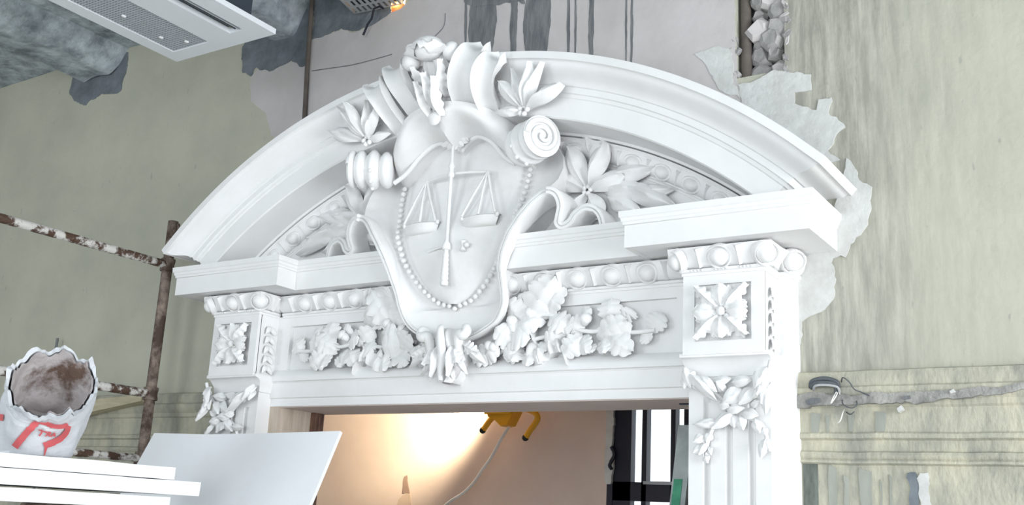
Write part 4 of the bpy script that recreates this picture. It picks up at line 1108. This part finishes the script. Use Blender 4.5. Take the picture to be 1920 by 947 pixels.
# big plasterboard sheet leaning in front of the left pier
tl = at(289, 812, -.62); tr_ = at(638, 808, -.62); br = at(580, 947, -.80)
d = br-tr_; kk = (tr_.z-.02)/(-d.z); fr = tr_+d*kk
bl2 = at(262, 865, -.70); d2 = bl2-tl; kk2 = (tl.z-.02)/(-d2.z); fl = tl+d*kk2*(d2.z/d.z if d.z else 1)
fl = tl+d*((tl.z-.02)/(-d.z)); fl.x -= .12
sh_ = MB(); rows = []
nrm = (tr_-tl).cross(fl-tl).normalized(); nrm = nrm if nrm.y > 0 else -nrm
n = 30
F_, B2 = [], []
for j in range(n+1):
    t = j/n; l_ = tl.lerp(fl, t); r_ = tr_.lerp(fr, t)+Vector((.006*noise.noise(Vector((t*60, 1, 2))), 0, 0))
    sag = -.012*math.sin(PI*0)
    rows.append([l_, l_.lerp(r_, .33)+Vector((0, 0, -.012*(1-t))), l_.lerp(r_, .66)+Vector((0, 0, -.008*(1-t))), r_, r_+nrm*.022, l_.lerp(r_, .66)+nrm*.022+Vector((0, 0, -.008*(1-t))), l_.lerp(r_, .33)+nrm*.022+Vector((0, 0, -.012*(1-t))), l_+nrm*.022])
sh_.grid(rows, cv=True, cap=True)
tag(sh_.build('plasterboard_sheet', BOARD, None, 25), 'large pale plasterboard sheet with a rough edge leaning before the left pier', 'board')

# crumpled torn bag standing on the boards
c_m = at(98, 718, -2.05)                      # middle of the torn mouth
base = Vector((XE-.42, -1.92, bz[0][0]+.006))
bag = thing('torn_bag', 'torn white plastic bag with red print, its open mouth showing a lining darkened by brown residue and painted shade', 'bag', base)
ax_m = Vector((.62, -.46, .50)).normalized()
spine = smooth_path([base, base+Vector((.01, -.01, .08)), base.lerp(c_m, .5)+Vector((-.02, .02, .0)), c_m-ax_m*.10, c_m], 8)
NS = len(spine)
def bag_pt(u, v, off=0.0):
    """u around 0..1, v along 0..1"""
    i = min(NS-1.001, v*(NS-1)); i0 = int(i); fr_ = i-i0
    p_ = spine[i0].lerp(spine[i0+1], fr_); t_ = (spine[i0+1]-spine[i0]).normalized()
    t_ = (t_*(1-v*v)+ax_m*(v*v)).normalized()
    a_ = Vector((0, 0, 1)).cross(t_); a_ = a_.normalized() if a_.length > .1 else Vector((1, 0, 0))
    a_ = (Vector((.55, .83, 0))-t_*Vector((.55, .83, 0)).dot(t_)).normalized(); b_ = t_.cross(a_)
    an = 2*PI*u
    rr = lerp_tab([(0, .17), (.08, .205), (.35, .215), (.7, .205), (1, .20)], v)
    q = Vector((math.cos(an), math.sin(an), v*2.2))
    rr *= 1+.10*noise.noise(q*1.6)+.035*noise.noise(q*4.0+Vector((4, 0, 0)))
    rr += off
    ell_ = 1.0
    edge = (.05*noise.noise(Vector((math.cos(an)*3, math.sin(an)*3, 9)))+.03*noise.noise(Vector((math.cos(an)*9, math.sin(an)*9, 3))))*max(0, (v-.8)/.2)
    q = p_+(a_*math.cos(an)*rr*ell_+b_*math.sin(an)*rr)+t_*edge
    q.z = max(q.z, base.z)          # the bag slumps flat on the board
    return q
NU, NV = 150, 70
rows = [[bag_pt(k/NU, j/NV) for k in range(NU)] for j in range(NV+1)]
m = MB(); m.grid(rows, cv=True); m.f.append(tuple(range(NU))[::-1]); m.mi.append(0)
# torn lip folding over
def ln(k, f, o): return noise.noise(Vector((math.cos(2*PI*k/NU)*f, math.sin(2*PI*k/NU)*f, o)))
lip = [[bag_pt(k/NU, 1, .0) for k in range(NU)], [bag_pt(k/NU, .99, .014+.016*ln(k, 2.5, 1))+ax_m*(.012+.02*ln(k, 4, 3)) for k in range(NU)], [bag_pt(k/NU, .945+.05*ln(k, 3.2, 5), .012+.016*ln(k, 2.2, 8)) for k in range(NU)]]
m.grid(lip, cv=True)
body = m.build('bag_skin', BAGW, bag, 70)
rows = [[bag_pt(k/NU, 1-j*.05, -.010-.004*j) for k in range(NU)] for j in range(14)]
m = MB(); m.grid(rows, cv=True); m.f.append(tuple(13*NU+k for k in range(NU))); m.mi.append(0)
m.build('lining', BAGI, bag, 70)
# red print: frame bands and lettering laid on the skin
def project(p):
    d = np.array(p)-CAM; z_ = d @ _f
    return 960+F_PX*(d @ _r)/z_, 473.5-F_PX*(d @ _u)/z_
BAGG = []
for j in range(0, 101):
    for k in range(0, 144):
        u, v = k/144, j/100*.90
        p_ = bag_pt(u, v); e1 = bag_pt(u+.01, v)-p_; e2 = bag_pt(u, v+.012)-p_; nn = e1.cross(e2)
        if nn.length > 0 and nn.normalized().dot((Vector(CAM)-p_).normalized()) > .12: BAGG.append((*project(p_), u, v))
BAGG = np.array(BAGG)
def uv_at(px_, py_):
    """skin parameters of the print point, smoothed over the nearest samples"""
    d2_ = (BAGG[:, 0]-px_)**2+(BAGG[:, 1]-py_)**2; o_ = np.argsort(d2_)[:6]; w_ = 1/(d2_[o_]+1.0); w_ /= w_.sum()
    an = np.angle((w_*np.exp(2j*PI*BAGG[o_, 2])).sum())/(2*PI)
    return an, float((w_*BAGG[o_, 3]).sum())
def printed(name, centre, wd, parent, off=.008):
    rows_ = []
    P_ = smooth_path([(a_/9.967, 784+(b_-210)/9.967*.85, 0) for a_, b_ in centre], 5); n_ = len(P_)
    for i in range(n_):
        t_ = (P_[min(i+1, n_-1)]-P_[max(i-1, 0)]).normalized(); no = Vector((-t_.y, t_.x, 0))
        w_ = (wd[0]+(wd[1]-wd[0])*i/(n_-1))/9.967
        rows_.append([bag_pt(*uv_at(*((P_[i]+no*w_*q)[:2])), off) for q in (-.5, -.25, 0, .25, .5)])
    return MB().grid(rows_).build(name, BAGR, parent, 70)
printed('red_stripe', ((285, 840), (420, 640), (560, 450), (730, 240)), (130, 110), body)
printed('red_stripe', ((700, 250), (850, 290), (1000, 365), (1150, 375), (1260, 340)), (80, 90), body)
printed('red_stripe', ((820, 800), (960, 735), (1120, 640), (1230, 500), (1270, 350)), (130, 90), body)
printed('red_stripe', ((50, 120), (50, 180), (40, 260)), (80, 80), body)
for ch in ((((725, 440), (800, 462), (870, 492)), ((800, 465), (775, 520), (740, 575))),                                   # T
           (((885, 500), (870, 545), (850, 590)), ((885, 500), (945, 505), (930, 545), (875, 548)), ((900, 548), (935, 590))),   # R
           (((945, 592), (985, 550), (1020, 508)), ((1020, 508), (1022, 550), (1020, 590)), ((970, 560), (1022, 560)))):         # A
    for st_ in ch: printed('letter_stroke', st_, (26, 26), body, .010)

# cut cables sprouting from the broken rail beside the doorcase
def wire(px, r, m_, y=-.07, yend=None):
    P_ = [at(a_, b_, y-.02*math.sin(i)) for i, (a_, b_) in enumerate(px)]
    P_[0].y = -.02
    return MB().tube(smooth_path(P_, 6), r, 8).build('wire', m_, wr, 60)
q = at(1520, 728, -.05)
wr = thing('cut_cables', 'bundle of cut grey cables and thin wires poking out beside the doorcase', 'cable', (q.x, 0, q.z))
wire(((1516, 732), (1522, 716), (1545, 710), (1568, 716), (1572, 728)), .012, CABG)
wire(((1514, 730), (1526, 720), (1548, 718), (1566, 722), (1568, 740)), .011, CABG, -.08)
wire(((1518, 734), (1528, 724), (1550, 722), (1570, 726), (1574, 736)), .006, mat('pale_grey_cable', (.38, .39, .40), .6), -.09)
wire(((1566, 724), (1568, 742), (1558, 756), (1564, 742), (1572, 732), (1576, 748)), .003, CABW, -.085)
wire(((1570, 716), (1580, 708), (1592, 716), (1602, 730), (1614, 735), (1630, 742)), .003, CABG, -.09)
wire(((1574, 738), (1580, 757), (1596, 765), (1606, 760), (1606, 752)), .003, CABG, -.085)
wire(((1576, 765), (1580, 775), (1576, 788), (1571, 793)), .003, CABW, -.08)
wire(((1580, 770), (1594, 777), (1602, 772)), .003, CABG, -.08)
